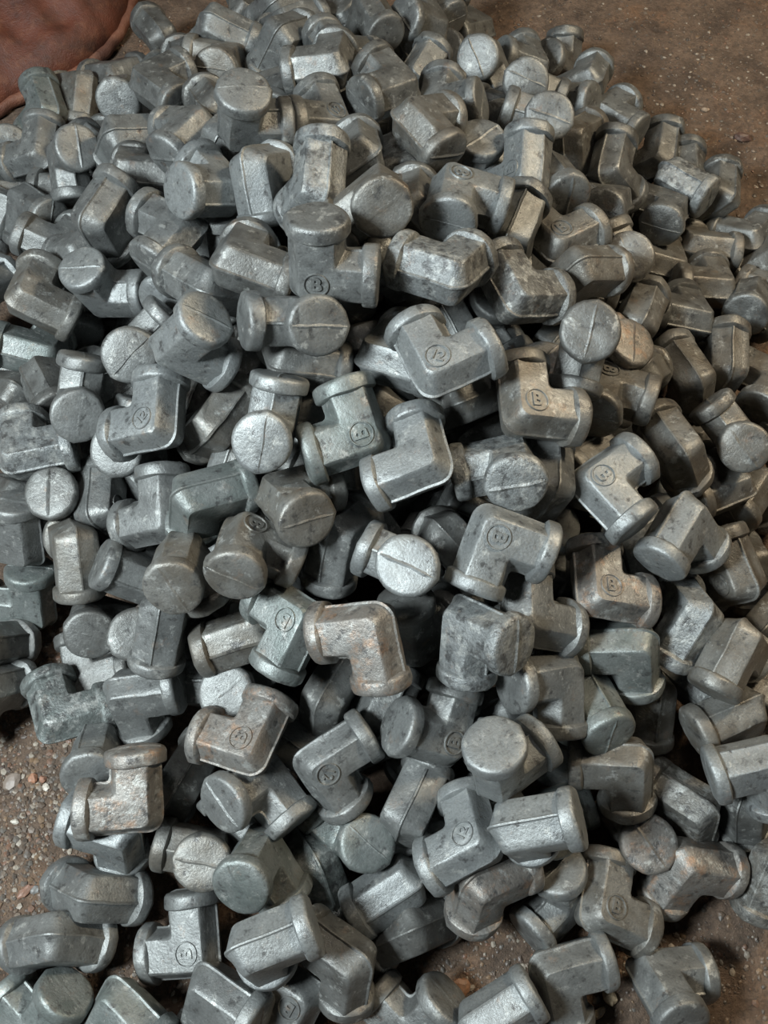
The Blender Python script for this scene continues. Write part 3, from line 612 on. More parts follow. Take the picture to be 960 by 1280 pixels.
(0.1978,0.2046,0.1255,0.247,0.622,-0.076,-0.739,'g','-','n','greenish grey elbow fitting further right of the bright worn collars'),
(0.2737,0.2113,0.0828,0.229,-0.642,-0.232,0.694,'w','-','n','olive grey elbow fitting further above right of the dark square-shouldered L'),
(0.2335,0.1386,0.1139,0.004,0.119,0.42,-0.9,'w','-','n','olive grey elbow fitting, dark L face under a lit square shoulder'),
(0.3085,0.1024,0.0684,0.159,-0.335,-0.532,0.762,'w','-','s','olive grey elbow fitting, pitted lit flank ending in a pointed heel'),
(0.3573,0.1354,0.1417,-0.336,0.735,-0.538,-0.241,'c','-','n','pale grey elbow fitting, bright collar, cut by the right edge'),
(0.3592,0.1067,0.0664,0.778,0.068,0.533,-0.326,'d','-','n','dark grey elbow fitting further below right of the pitted pointed heel'),
(0.2962,0.0508,0.0595,-0.441,0.871,-0.135,-0.168,'r','-','n','rust-tinted elbow fitting, brown right collar, straddling with an open crook below'),
(0.2623,0.0757,0.0247,-0.628,-0.23,0.725,-0.166,'r','-','n','rust-tinted elbow fitting, smooth pinkish brown disc end'),
(0.1568,0.0952,0.05,0.572,0.804,0.131,0.094,'g','-','n','greenish grey elbow fitting showing its end just below left of the dark square-shouldered L'),
(0.1809,0.0237,0.0247,-0.382,-0.478,0.16,-0.775,'n','-','n','grey elbow fitting, two collars one above the other, lower right of centre'),
(0.2094,0.0105,0.0556,-0.962,0.075,-0.21,0.161,'w','B','n','olive grey elbow fitting, flat olive face with a faint stamp, collar at its lower right'),
(0.1616,-0.0445,0.0514,-0.233,0.965,0.117,-0.023,'n','-','n','grey elbow fitting, smooth blue-grey with a dark square crook, by the tan pebble'),
(0.0909,-0.0835,0.0723,0.435,-0.861,-0.258,0.057,'c','-','n','pale grey elbow fitting, pale flank pointing lower left, cut by the bottom edge'),
(0.2587,-0.0482,0.0375,-0.384,-0.915,-0.075,0.102,'n','-','n','grey elbow fitting, lowest at the right, open to the right on bare dirt'),
(0.3819,0.0484,0.0577,0.633,0.029,0.514,-0.579,'w','-','s','olive grey elbow fitting, pitted light face cut by the right edge above brown dirt'),
(0.0909,0.0314,0.1004,-0.638,-0.19,-0.522,0.533,'r','-','n','rust-tinted elbow fitting further right of the smooth pale flank'),
(0.015,0.0318,0.0699,0.468,-0.478,0.171,0.723,'c','-','n','pale grey elbow fitting, smooth pale flank, collar at lower left, shadow below'),
(0.0279,-0.0071,0.0614,0.363,0.115,0.695,-0.61,'d','-','n','dark grey elbow fitting, dark wet-looking collar under a pale smooth one'),
(-0.0311,-0.0339,0.0926,0.182,-0.248,-0.419,0.854,'d','-','n','dark grey elbow fitting further above left of the bottom-edge V'),
(0.0267,-0.0962,0.0257,0.099,0.37,0.887,0.257,'n','-','n','grey elbow fitting, V of two collars at the bottom edge'),
(-0.03,0.0718,0.0524,0.711,0.365,-0.558,0.224,'g','-','n','greenish grey elbow fitting showing its end further above left of the smooth pale flank'),
(-0.1728,0.0623,0.0434,0.492,0.517,-0.585,0.386,'w','-','n','olive grey elbow fitting, brown-tinged disc end close to the floor'),
(-0.1171,0.0585,0.1005,0.353,0.793,-0.291,-0.404,'g','-','n','greenish grey elbow fitting, disc end with a wavy groove, rubbed pale green'),
(-0.066,0.0493,0.0589,-0.109,0.523,0.402,-0.744,'g','-','s','greenish grey elbow fitting, green crusted flank'),
(-0.1806,-0.0247,0.0382,-0.661,0.028,0.15,-0.735,'n','B','n','grey elbow fitting, tidy L with a ringed B, lying on the dirt'),
(-0.1106,-0.0203,0.1441,-0.656,-0.368,-0.494,0.436,'c','-','n','pale grey elbow fitting, clean pale wedge with a pinkish collar facet'),
(-0.158,-0.0589,0.0652,-0.504,-0.351,-0.089,0.785,'n','-','n','grey elbow fitting, pale pinkish wedge with its sharp heel up, at the bottom edge'),
(-0.0787,-0.0631,0.0504,-0.262,0.108,0.253,-0.925,'n','B','n','grey elbow fitting, flat grey face with a shiny faint stamp at the bottom edge'),
(-0.4166,0.489,0.0717,-0.545,-0.494,-0.447,0.509,'n','-','n','barely visible grey elbow fitting further below left of the hanging grooved disc'),
(-0.356,0.6097,0.0247,0.076,0.697,0.075,0.71,'n','-','n','barely visible grey elbow fitting just above the hanging grooved disc'),
(-0.4087,0.7035,0.0508,-0.228,0.901,-0.31,0.199,'n','-','n','grey elbow fitting showing its end further above the hanging grooved disc'),
(-0.4114,1.0002,0.0405,-0.18,-0.753,-0.63,0.054,'n','-','n','barely visible grey elbow fitting further above left of the left-turned pale cap'),
(-0.3251,0.5139,0.1119,-0.599,0.286,-0.708,0.239,'n','-','n','barely visible grey elbow fitting just below the hanging grooved disc'),
(-0.3166,0.66,0.0649,0.658,-0.406,-0.266,0.576,'n','-','n','barely visible grey elbow fitting further left of the cracked-seam cap'),
(-0.3427,0.6934,0.1194,-0.828,0.53,-0.11,-0.146,'n','-','n','barely visible grey elbow fitting further above the hanging grooved disc'),
(-0.3494,0.7463,0.0616,0.755,-0.145,0.566,-0.298,'n','-','n','barely visible grey elbow fitting further above right of the hanging grooved disc'),
(-0.3171,0.762,0.1026,-0.11,0.313,0.512,-0.792,'n','-','n','barely visible grey elbow fitting further above left of the cracked-seam cap'),
(-0.2643,0.4454,0.1088,0.562,-0.579,0.59,0.037,'n','-','n','half-buried grey elbow fitting further below the clean pale upright L'),
(-0.269,0.5159,0.1048,-0.444,0.85,0.093,-0.267,'n','-','n','barely visible grey elbow fitting just below right of the clean pale upright L'),
(-0.2696,0.5795,0.0247,-0.077,-0.831,-0.011,-0.55,'n','-','n','barely visible grey elbow fitting further below right of the hanging grooved disc'),
(-0.1919,0.2271,0.0709,-0.055,-0.085,-0.748,0.656,'n','-','n','half-buried grey elbow fitting further above left of the cream-rimmed V'),
(-0.2067,0.5222,0.1765,0.191,-0.5,-0.029,0.844,'n','-','n','half-buried grey elbow fitting just right of the clean pale upright L'),
(-0.1902,0.755,0.1401,-0.609,-0.249,0.57,0.492,'n','-','n','barely visible grey elbow fitting further below the left-turned pale cap'),
(-0.1269,0.0875,0.0709,-0.558,0.275,-0.717,-0.314,'n','-','n','half-buried grey elbow fitting just above left of the wavy-grooved disc'),
(-0.1336,0.179,0.0278,0.797,0.115,-0.19,0.561,'n','-','n','barely visible grey elbow fitting just below the two-collared stamped fitting'),
(-0.1657,0.4083,0.1172,-0.183,0.979,-0.016,-0.091,'n','-','n','barely visible grey elbow fitting further above the two-collared stamped fitting'),
(-0.1511,0.4215,0.1879,-0.524,0.249,-0.61,0.54,'n','-','n','half-buried grey elbow fitting further below right of the clean pale upright L'),
(-0.1519,0.6241,0.1071,-0.357,0.213,0.532,0.738,'n','-','n','barely visible grey elbow fitting just right of the cracked-seam cap'),
(-0.1694,0.6653,0.2014,0.518,-0.47,-0.7,-0.144,'n','-','n','half-buried grey elbow fitting just below the left-turned pale cap'),
(-0.1071,0.7544,0.1609,-0.569,0.066,0.3,-0.763,'n','-','n','barely visible grey elbow fitting just left of the flat-capped upright fitting'),
(-0.1044,0.1721,0.0719,-0.685,0.666,-0.169,0.243,'n','-','n','grey elbow fitting just above left of the smooth stamped grey face'),
(-0.0864,0.3299,0.1003,-0.284,0.819,0.175,0.468,'n','-','n','barely visible grey elbow fitting just above right of the two-collared stamped fitting'),
(-0.0962,0.4924,0.2176,0.825,-0.305,0.018,-0.475,'n','-','n','half-buried grey elbow fitting further below the double-ended fitting'),
(-0.0922,0.6263,0.1939,0.454,-0.035,-0.886,0.093,'n','-','n','barely visible grey elbow fitting further above the double-ended fitting'),
(-0.0013,0.1757,0.0589,-0.339,-0.055,-0.822,0.454,'n','-','n','barely visible grey elbow fitting just right of the smooth stamped grey face'),
(-0.0049,0.1868,0.1061,-0.753,0.388,0.296,-0.442,'n','-','n','grey elbow fitting further below right of the orange-rusted L'),
(-0.0324,0.2743,0.1055,0.576,0.701,-0.369,0.204,'n','-','n','barely visible grey elbow fitting further above left of the orange-rusted L'),
(-0.0212,0.401,0.1154,-0.382,0.155,-0.318,0.854,'n','-','n','half-buried grey elbow fitting just above the combed disc end'),
(-0.0089,0.4585,0.1217,0.555,0.711,-0.334,-0.272,'n','-','n','barely visible grey elbow fitting further above left of the thick-collared raised B'),
(-0.023,0.5719,0.121,-0.674,-0.452,0.524,0.259,'n','-','n','barely visible grey elbow fitting further below right of the double-ended fitting'),
(-0.0476,0.6008,0.2685,-0.709,0.366,-0.281,0.534,'n','-','n','half-buried grey elbow fitting further below right of the flat-capped upright fitting'),
(-0.0295,0.8983,0.1566,0.692,0.713,-0.116,-0.003,'n','-','n','barely visible grey elbow fitting just below the big dark cap'),
(0.0205,1.1267,0.0625,0.241,0.494,-0.705,0.448,'n','-','n','barely visible grey elbow fitting just above right of the big dark cap'),
(0.07,0.0829,0.0247,-0.486,-0.528,-0.302,-0.628,'n','-','n','half-buried grey elbow fitting showing its end further below left of the chalky disc end'),
(0.0393,0.1618,0.0689,0.6,0.066,0.743,-0.289,'n','-','n','half-buried grey elbow fitting further right of the smooth stamped grey face'),
(0.0606,0.2748,0.0776,0.059,0.484,-0.321,0.812,'n','-','n','half-buried grey elbow fitting showing its end just below left of the black-scabbed fitting'),
(0.0209,0.3209,0.0536,-0.327,0.915,0.235,0.011,'n','-','n','barely visible grey elbow fitting just below right of the combed disc end'),
(0.0836,0.3012,0.1095,-0.042,0.053,0.991,0.114,'n','-','n','half-buried grey elbow fitting just above left of the black-scabbed fitting'),
(0.04,0.3846,0.0934,-0.77,0.631,-0.092,0.017,'n','-','n','barely visible grey elbow fitting just above the combed disc end'),
(0.0266,0.4519,0.0582,-0.097,0.93,-0.32,0.15,'n','-','n','half-buried grey elbow fitting further above the combed disc end'),
(0.0517,0.5113,0.2207,0.65,-0.664,0.355,0.104,'n','-','n','barely visible grey elbow fitting just below left of the tilted heel stamped twelve'),
(0.0787,0.5371,0.2344,0.754,-0.047,0.599,0.266,'n','-','n','grey elbow fitting just above the tilted heel stamped twelve'),
(0.0475,1.1993,0.0671,-0.313,-0.42,-0.468,0.712,'n','-','n','barely visible grey elbow fitting further left of the oval scarred cap'),
(0.1245,0.0985,0.0567,-0.564,-0.076,-0.654,-0.498,'n','-','n','barely visible grey elbow fitting just below the chalky disc end'),
(0.1289,0.1582,0.1023,-0.344,-0.147,0.911,-0.172,'n','-','n','half-buried grey elbow fitting showing its end just above the chalky disc end'),
(0.1342,0.3257,0.067,0.054,-0.123,-0.224,-0.965,'n','-','n','barely visible grey elbow fitting just above the black-scabbed fitting'),
(0.1096,0.386,0.1213,0.075,0.231,0.464,0.852,'n','-','n','grey elbow fitting showing its end further above left of the thick-collared raised B'),
(0.0856,0.4583,0.0814,-0.641,-0.38,-0.324,0.583,'n','-','n','barely visible grey elbow fitting further above right of the combed disc end'),
(0.1289,0.4129,0.129,0.041,0.27,0.956,0.11,'n','-','n','barely visible grey elbow fitting just above the thick-collared raised B'),
(0.1075,0.5845,0.2095,-0.249,0.708,0.136,0.646,'n','-','n','grey elbow fitting showing its end just above right of the tilted heel stamped twelve'),
(0.1515,0.6454,0.1036,0.339,0.321,-0.49,0.736,'n','-','n','barely visible grey elbow fitting further left of the broad scratched cap'),
(0.1165,1.1578,0.0556,-0.09,-0.645,0.507,0.565,'n','-','n','half-buried grey elbow fitting showing its end just above left of the oval scarred cap'),
(0.1423,1.2496,0.0309,0.395,0.021,0.174,0.902,'n','-','n','half-buried grey elbow fitting showing its end just above the oval scarred cap'),
(0.1782,0.1852,0.0247,0.146,0.376,0.286,0.869,'n','-','n','half-buried grey elbow fitting showing its end just right of the chalky disc end'),
(0.1701,0.2392,0.0247,0.786,0.521,-0.27,0.194,'n','-','n','barely visible grey elbow fitting just above the bright worn collars'),
(0.14,0.3311,0.1381,-0.135,0.971,0.012,-0.198,'n','-','n','grey elbow fitting just left of the brown ringed B'),
(0.1701,0.403,0.0901,0.422,0.663,-0.213,-0.581,'n','-','n','half-buried grey elbow fitting showing its end further below left of the silvery ringed B'),
(0.1819,0.5694,0.1783,0.563,-0.646,-0.123,0.501,'n','-','n','half-buried grey elbow fitting just left of the broad scratched cap'),
(0.147,0.7502,0.1426,0.264,0.881,0.306,-0.246,'n','-','n','barely visible grey elbow fitting further right of the crackled pale body'),
(0.2214,0.3278,0.1386,-0.726,0.381,-0.51,0.259,'n','-','n','barely visible grey elbow fitting just below the brown ringed B'),
(0.222,0.3735,0.0573,-0.73,-0.551,-0.196,0.354,'n','-','n','barely visible grey elbow fitting just above the brown ringed B'),
(0.2533,0.3689,0.1294,0.783,0.221,0.296,-0.5,'n','-','n','grey elbow fitting just left of the mirror-bright fitting'),
(0.2586,0.4695,0.0646,-0.164,0.652,-0.542,-0.505,'n','-','n','barely visible grey elbow fitting just below left of the silvery ringed B'),
(0.2712,0.5261,0.0819,0.053,0.127,-0.833,-0.535,'n','-','n','barely visible grey elbow fitting just above the silvery ringed B'),
(0.2356,0.669,0.0614,-0.328,0.327,-0.359,-0.81,'n','-','n','barely visible grey elbow fitting just left of the broad scratched cap'),
(0.3117,0.2494,0.054,0.881,-0.283,0.15,-0.348,'n','-','n','grey elbow fitting further below the silver-scaled slab'),
(0.331,0.4453,0.0303,0.027,-0.736,0.034,-0.676,'n','-','n','barely visible grey elbow fitting just right of the silvery ringed B')]
DEEP = [
(-0.4461,0.6402,0.0479,-0.236,0.066,-0.233,0.941),
(-0.3904,0.5864,0.0449,0.095,0.257,-0.243,0.93),
(-0.4012,0.7598,0.0261,0.337,0.779,-0.487,-0.207),
(-0.4107,0.825,0.0355,0.237,0.906,-0.296,-0.187),
(-0.3509,0.8758,0.0603,0.174,-0.116,0.972,-0.104),
(-0.3245,0.3838,0.0705,0.109,0.686,-0.079,-0.715),
(-0.336,0.4395,0.0572,0.558,0.694,0.04,-0.453),
(-0.3228,0.5091,0.0247,0.191,0.963,-0.19,-0.013),
(-0.3256,0.5834,0.064,-0.781,-0.326,-0.533,-0.017),
(-0.3568,0.8249,0.1157,-0.248,-0.692,-0.479,0.48),
(-0.3055,0.8676,0.0346,0.42,-0.082,0.038,0.903),
(-0.2545,0.3729,0.0247,0.121,-0.361,-0.798,-0.466),
(-0.2401,0.6507,0.0687,0.439,-0.673,0.341,-0.488),
(-0.2663,0.6755,0.0409,-0.704,-0.022,0.706,-0.075),
(-0.2301,0.737,0.0577,-0.546,0.167,-0.408,-0.712),
(-0.2937,0.8318,0.0506,-0.789,-0.472,-0.109,0.377),
(-0.2899,0.8636,0.1156,0.951,0.26,-0.098,-0.136),
(-0.2949,0.9315,0.0843,0.028,-0.77,-0.446,0.455),
(-0.2661,0.9438,0.0976,0.475,0.729,-0.474,-0.138),
(-0.2349,0.9478,0.0383,0.03,-0.222,0.853,0.472),
(-0.2854,1.0236,0.0467,0.592,0.586,-0.152,-0.531),
(-0.1899,0.4628,0.0562,0.485,0.093,-0.466,-0.734),
(-0.2047,0.5754,0.0723,0.603,0.654,-0.337,-0.307),
(-0.2022,0.582,0.1513,-0.613,-0.704,0.314,0.173),
(-0.2022,0.6461,0.0489,-0.046,0.857,-0.054,0.51),
(-0.185,0.6554,0.1363,0.472,0.839,0.158,0.218),
(-0.1992,0.6807,0.066,0.656,0.603,0.212,0.402),
(-0.2466,0.7001,0.1386,-0.048,-0.787,-0.476,-0.389),
(-0.2061,0.746,0.0818,0.636,-0.19,-0.447,-0.6),
(-0.1935,0.7816,0.0686,-0.752,-0.43,0.331,-0.374),
(-0.2233,0.8242,0.1549,0.535,0.004,0.02,-0.845),
(-0.1809,0.8352,0.0662,0.491,-0.292,0.811,0.125),
(-0.1859,0.9381,0.0708,-0.338,0.694,-0.358,-0.525),
(-0.1871,1.0044,0.1293,-0.049,-0.225,0.827,-0.513),
(-0.2404,1.1187,0.052,-0.362,0.874,0.301,0.122),
(-0.0958,0.3631,0.0632,0.024,0.386,-0.562,0.731),
(-0.108,0.4975,0.0789,-0.598,0.209,-0.753,-0.179),
(-0.1678,0.5158,0.1508,-0.664,0.471,-0.224,0.536),
(-0.1346,0.5665,0.0457,0.847,0.459,-0.211,0.163),
(-0.1334,0.5673,0.1109,-0.657,-0.451,0.583,0.156),
(-0.0956,0.6893,0.1136,0.322,0.041,-0.005,0.946),
(-0.1598,0.7214,0.2042,-0.752,-0.451,-0.314,-0.364),
(-0.111,0.8077,0.0829,0.1,0.654,-0.695,0.28),
(-0.1468,0.8227,0.161,0.35,0.34,0.863,-0.127),
(-0.1493,0.8447,0.0609,0.906,-0.418,-0.025,-0.058),
(-0.1535,0.8725,0.0808,-0.868,0.357,-0.205,-0.276),
(-0.1412,0.959,0.1392,-0.19,0.799,0.13,-0.556),
(-0.1233,0.9866,0.0247,0.139,-0.099,-0.502,-0.848),
(-0.1166,1.0202,0.0905,-0.053,0.257,-0.73,-0.632),
(-0.1238,1.0488,0.0255,-0.491,0.129,0.834,0.216),
(-0.1041,1.0622,0.0998,0.283,0.124,-0.893,0.328),
(-0.1522,1.116,0.0603,0.753,-0.039,0.514,-0.41),
(-0.0922,1.1464,0.0736,0.689,-0.256,0.479,0.479),
(-0.1046,0.3129,0.0457,0.633,-0.44,-0.108,-0.627),
(-0.0749,0.381,0.1582,-0.078,-0.583,0.502,-0.634),
(-0.0691,0.455,0.096,0.5,-0.55,-0.137,0.655),
(-0.1022,0.4415,0.1392,-0.01,-0.62,-0.784,0.026),
(-0.0715,0.4895,0.146,-0.631,-0.372,0.681,0.029),
(-0.0618,0.5605,0.115,-0.405,-0.252,-0.558,-0.679),
(-0.0775,0.5469,0.206,-0.705,-0.291,-0.372,-0.529),
(-0.0692,0.6137,0.1615,0.221,-0.246,0.837,-0.436),
(-0.0544,0.6662,0.21,-0.496,-0.358,-0.403,-0.681),
(-0.0573,0.7546,0.1483,0.057,0.544,-0.578,0.606),
(-0.0977,0.7873,0.207,0.1,0.985,0.045,0.134),
(-0.0719,0.8322,0.1449,0.007,0.167,0.017,-0.986),
(-0.0813,0.8634,0.1258,-0.157,0.608,0.696,0.347),
(-0.0694,0.9308,0.0597,-0.178,0.167,0.654,0.716),
(-0.0596,0.9258,0.1548,-0.572,0.154,0.478,-0.649),
(-0.0857,1.0462,0.0247,0.18,-0.751,-0.418,-0.479),
(-0.0431,1.1723,0.0247,0.282,0.442,-0.822,-0.221),
(-0.026,0.4483,0.0518,0.562,-0.036,-0.677,-0.474),
(-0.0048,0.5318,0.0494,-0.31,-0.177,-0.636,-0.684),
(0.011,0.4966,0.107,0.454,0.504,-0.489,0.549),
(0.0063,0.6215,0.1358,0.629,-0.247,0.458,0.577),
(-0.0181,0.6535,0.1984,-0.264,-0.243,0.68,0.64),
(-0.0275,0.6795,0.0852,-0.883,0.209,-0.41,0.093),
(-0.0253,0.7294,0.2,0.744,-0.169,0.414,-0.496),
(0.0091,0.7523,0.0649,0.632,0.036,0.362,0.684),
(-0.0125,0.7683,0.1182,0.095,-0.547,-0.292,-0.779),
(-0.0086,0.829,0.0894,-0.7,0.676,-0.047,-0.225),
(-0.0267,0.816,0.1716,0.289,0.774,0.419,-0.376),
(-0.0122,0.924,0.1348,-0.109,0.454,0.734,-0.494),
(-0.0151,1.0036,0.0518,0.236,-0.381,0.216,-0.868),
(0.0125,0.9929,0.1112,0.491,-0.31,0.806,-0.116),
(-0.0344,1.0387,0.0687,-0.806,-0.035,-0.578,-0.12),
(-0.0161,1.1827,0.0436,0.364,-0.752,-0.29,-0.466),
(0.0581,0.4959,0.0766,-0.276,-0.073,-0.893,0.349),
(0.0399,0.6504,0.066,-0.126,-0.91,-0.027,-0.395),
(0.0471,0.6155,0.1652,0.301,-0.231,-0.415,0.827),
(0.0242,0.7654,0.0999,0.851,0.156,-0,-0.502),
(0.0641,0.7287,0.1473,-0.253,-0.315,0.902,-0.154),
(0.0569,0.7874,0.1711,-0.636,0.111,0.549,-0.531),
(0.0343,0.8729,0.109,-0.222,-0.664,-0.419,0.578),
(0.0298,0.8543,0.1406,-0.654,-0.684,-0.115,-0.301),
(0.0353,0.9594,0.0788,-0.272,0.846,0.452,-0.076),
(0.0184,1.0412,0.0247,0.942,0.133,-0.308,0.011),
(0.0411,1.1083,0.0363,0.927,-0.146,-0.081,-0.335),
(0.0513,1.266,0.0247,0.449,0.598,0.093,0.657),
(0.1431,0.3957,0.0672,-0.336,-0.506,0.794,-0.014),
(0.0945,0.4964,0.0861,-0.949,-0.169,-0.253,-0.077),
(0.1295,0.565,0.0755,-0.049,0.038,-0.911,-0.409),
(0.0965,0.6288,0.1987,-0.561,-0.791,0.242,0.032),
(0.0856,0.7129,0.0982,0.207,0.935,0.277,0.077),
(0.0829,0.7095,0.1792,-0.731,0.316,-0.095,0.597),
(0.1362,0.8389,0.185,0.265,-0.669,0.625,0.302),
(0.0947,0.8436,0.0247,0.704,0.585,-0.401,0.002),
(0.1206,0.9036,0.0966,-0.099,0.792,-0.59,0.12),
(0.1135,0.8897,0.0576,0.364,0.243,0.897,-0.058),
(0.1305,0.9327,0.1088,0.29,-0.199,0.54,0.765),
(0.1053,0.9669,0.0496,0.855,-0.184,-0.48,0.065),
(0.1321,1.0561,0.0839,-0.049,-0.077,-0.716,0.692),
(0.1507,0.3964,0.0247,0.23,0.965,-0.058,0.112),
(0.1752,0.52,0.1602,0.129,0.298,-0.143,-0.935),
(0.186,0.7092,0.1065,0.081,-0.217,-0.208,-0.95),
(0.1935,0.7409,0.0746,-0.047,0.208,-0.973,0.091),
(0.158,0.8374,0.1123,-0.032,-0.996,0.083,0.007),
(0.1755,0.8691,0.1331,0.503,-0.643,-0.537,0.215),
(0.1622,0.8974,0.0635,0.102,0.865,0.209,-0.444),
(0.1674,0.9255,0.0815,-0.816,-0.496,-0.275,-0.106),
(0.1591,0.97,0.062,0.135,-0.578,-0.783,0.187),
(0.1762,1.0555,0.068,-0.823,-0.171,-0.527,0.127),
(0.224,0.2807,0.0646,-0.397,0.522,0.691,-0.304),
(0.2169,0.5737,0.0612,-0.289,0.817,0.08,-0.492),
(0.2751,0.6438,0.124,-0.254,0.718,-0.518,-0.388),
(0.2641,0.6709,0.0865,0.504,-0.025,-0.862,0.044),
(0.2271,0.7348,0.0247,0.119,0.156,0.504,0.841),
(0.2578,0.7472,0.1119,0.122,-0.279,-0.92,0.246),
(0.2684,0.7956,0.0494,-0.222,0.556,-0.79,-0.138),
(0.2293,0.8626,0.069,-0.719,0.534,-0.206,0.394),
(0.2391,0.9348,0.0604,-0.334,0.756,-0.231,0.514),
(0.3078,0.3775,0.0453,-0.121,0.965,-0.23,0.049),
(0.3356,0.6563,0.0578,-0.519,0.099,-0.534,-0.66),
(0.2938,0.9787,0.0411,0.253,0.775,-0.456,-0.357)]
GRAVEL = [(-0.380,0.152,0.05,0.09,2600,0.0009,0.0045),
(-0.376,0.070,0.06,0.05,1300,0.0009,0.0045),
(-0.289,-0.021,0.07,0.05,900,0.0008,0.004),
(-0.245,-0.056,0.05,0.03,500,0.0008,0.0035),
(0.088,-0.028,0.05,0.03,700,0.0007,0.004),
(0.335,-0.035,0.07,0.05,900,0.0007,0.004),
(0.241,-0.021,0.05,0.04,400,0.0007,0.004),
(-0.384,0.294,0.04,0.03,250,0.001,0.005),
(0.526,1.249,0.22,0.14,3600,0.0008,0.004),
(0.383,1.097,0.1,0.12,300,0.001,0.004),
(0.508,0.972,0.08,0.12,600,0.0008,0.0045),
(0.153,1.303,0.08,0.05,200,0.001,0.004),
(-0.379,1.285,0.06,0.06,250,0.001,0.006),
(0.000,-0.077,0.2,0.03,300,0.001,0.004)]
PEBBLES = [
('pebble',0.222,-0.068,0.0086,0.9,(0.55, 0.42, 0.27),'tan angular pebble lying beside a grey fitting at the bottom'),
('pebble',0.211,-0.082,0.0062,0.7,(0.45, 0.35, 0.24),'small tan chip below the tan angular pebble'),
('stone_flake',-0.400,0.138,0.0095,0.35,(0.21, 0.17, 0.14),'flat grey-brown flake among the gravel at the left edge'),
('pebble',-0.378,0.141,0.0052,0.8,(0.36, 0.18, 0.11),'small brick-red pebble in the gravel, left of its twin'),
('pebble',-0.367,0.140,0.0052,0.8,(0.36, 0.19, 0.13),'small brick-red pebble in the gravel, nearer the fittings'),
('stone_flake',-0.363,0.132,0.0051,0.4,(0.5, 0.45, 0.38),'whitish flake just below the brick-red pebbles'),
('pebble',-0.389,0.096,0.0042,0.8,(0.6, 0.56, 0.48),'little white pebble in the gravel at lower left'),
('stone_flake',-0.368,0.028,0.0074,0.45,(0.24, 0.13, 0.09),'long reddish flake beside the lower left fittings'),
('stone_flake',-0.359,0.030,0.0066,0.4,(0.17, 0.17, 0.165),'grey slate flake beside the reddish flake'),
('pebble',-0.349,0.025,0.0049,0.8,(0.14, 0.1, 0.08),'dark brown pebble next to the grey slate flake'),
('clod',0.531,1.062,0.0119,0.6,(0.085, 0.045, 0.035),'dark red-brown clod on the bare dirt at upper right'),
('pebble',0.485,1.120,0.0060,0.7,(0.34, 0.26, 0.19),'small tan pebble on the bare dirt at upper right'),
('stone_flake',0.524,0.884,0.0067,0.4,(0.42, 0.36, 0.28),'pale flake on bare dirt near the right edge'),
('clod',0.075,-0.060,0.0095,0.5,(0.3, 0.16, 0.09),'rusty orange clod of dirt at the bottom centre'),
('pebble',-0.042,-0.056,0.0047,0.8,(0.34, 0.22, 0.15),'small rusty pebble at the bottom between two fittings'),
('pebble',-0.391,0.318,0.0046,0.8,(0.4, 0.24, 0.17),'small pinkish pebble on dirt at the left under a green-grey fitting'),
('stone_flake',0.268,-0.077,0.0039,0.5,(0.22, 0.24, 0.22),'grey-green chip on dirt near the lowest right fitting')]
SACK_C = (-0.616, 1.416)
SACK_R = [(-3.142,0.220),(-2.015,0.210),(-1.515,0.335),(-1.429,0.316),(-1.360,0.299),(-1.267,0.290),(-1.171,0.286),(-1.049,0.280),(-0.944,0.275),(-0.819,0.267),(-0.669,0.255),(-0.514,0.242),(-0.329,0.227),(-0.122,0.215),(0.378,0.240),(3.142,0.220)]

for (x, y, z, qw, qx, qy, qz, tone, mark, look, label) in FITTINGS:
    fitting((x, y, z), Quaternion((qw, qx, qy, qz)), tone, mark, label, 'forged elbow fittings heaped on the dirt floor', look)

# fittings deep in the heap, seen only in the dark gaps: one object
def deep_heap():
    bm = bmesh.new()
    src = []
    for v in range(3):
        b = bmesh.new()
        for me in (BODY[v], COLLAR_X[v], COLLAR_Y[v]):
            b.from_mesh(me)
        me = bpy.data.meshes.new('deep_source'); b.to_mesh(me); b.free()
        src.append(me)
    verts, faces = [], []
    for k, (x, y, z, qw, qx, qy, qz) in enumerate(DEEP):
        m = Matrix.Translation((x, y, z)) @ Quaternion((qw, qx, qy, qz)).to_matrix().to_4x4()
        me = src[k % 3]
        base = len(verts)
        verts += [tuple(m @ w.co) for w in me.vertices]
        faces += [tuple(base + i for i in p.vertices) for p in me.polygons]
    me = bpy.data.meshes.new('elbow_fittings_deep')
    me.from_pydata(verts, [], faces)
    for p in me.polygons:
        p.use_smooth = True
    me.set_sharp_from_angle(angle=math.radians(35))
    bm.free()
    o = link('elbow_fittings_below', me, STEEL)
    o.color = (0.135, 0.140, 0.135, 0.4)
    o['kind'] = 'stuff'
    o['label'] = 'shadowed grey elbow fittings deep inside the heap'
    o['category'] = 'pipe fittings'
deep_heap()

# ------------------------------------------------------------ gravel
def stone_into(verts, faces, tints, c, r, tint, rnd, flat=0.6):
    ico = ICO
    base = len(verts)
    ax = (rnd.uniform(0.7, 1.3), rnd.uniform(0.6, 1.1), flat * rnd.uniform(0.6, 1.1))
    a = rnd.uniform(0, 6.28)
    ca, sa = math.cos(a), math.sin(a)
    sd = Vector((rnd.random() * 50, rnd.random() * 50, 0))
    for v in ico[0]:
        k = r * (1 + 0.35 * noise.noise(Vector(v) * 1.6 + sd))
        x, y, z = v[0] * ax[0] * k, v[1] * ax[1] * k, v[2] * ax[2] * k
        verts.append((c[0] + ca * x - sa * y, c[1] + sa * x + ca * y, c[2] + z))
        tints.append(tint)
    faces += [tuple(base + i for i in f) for f in ico[1]]

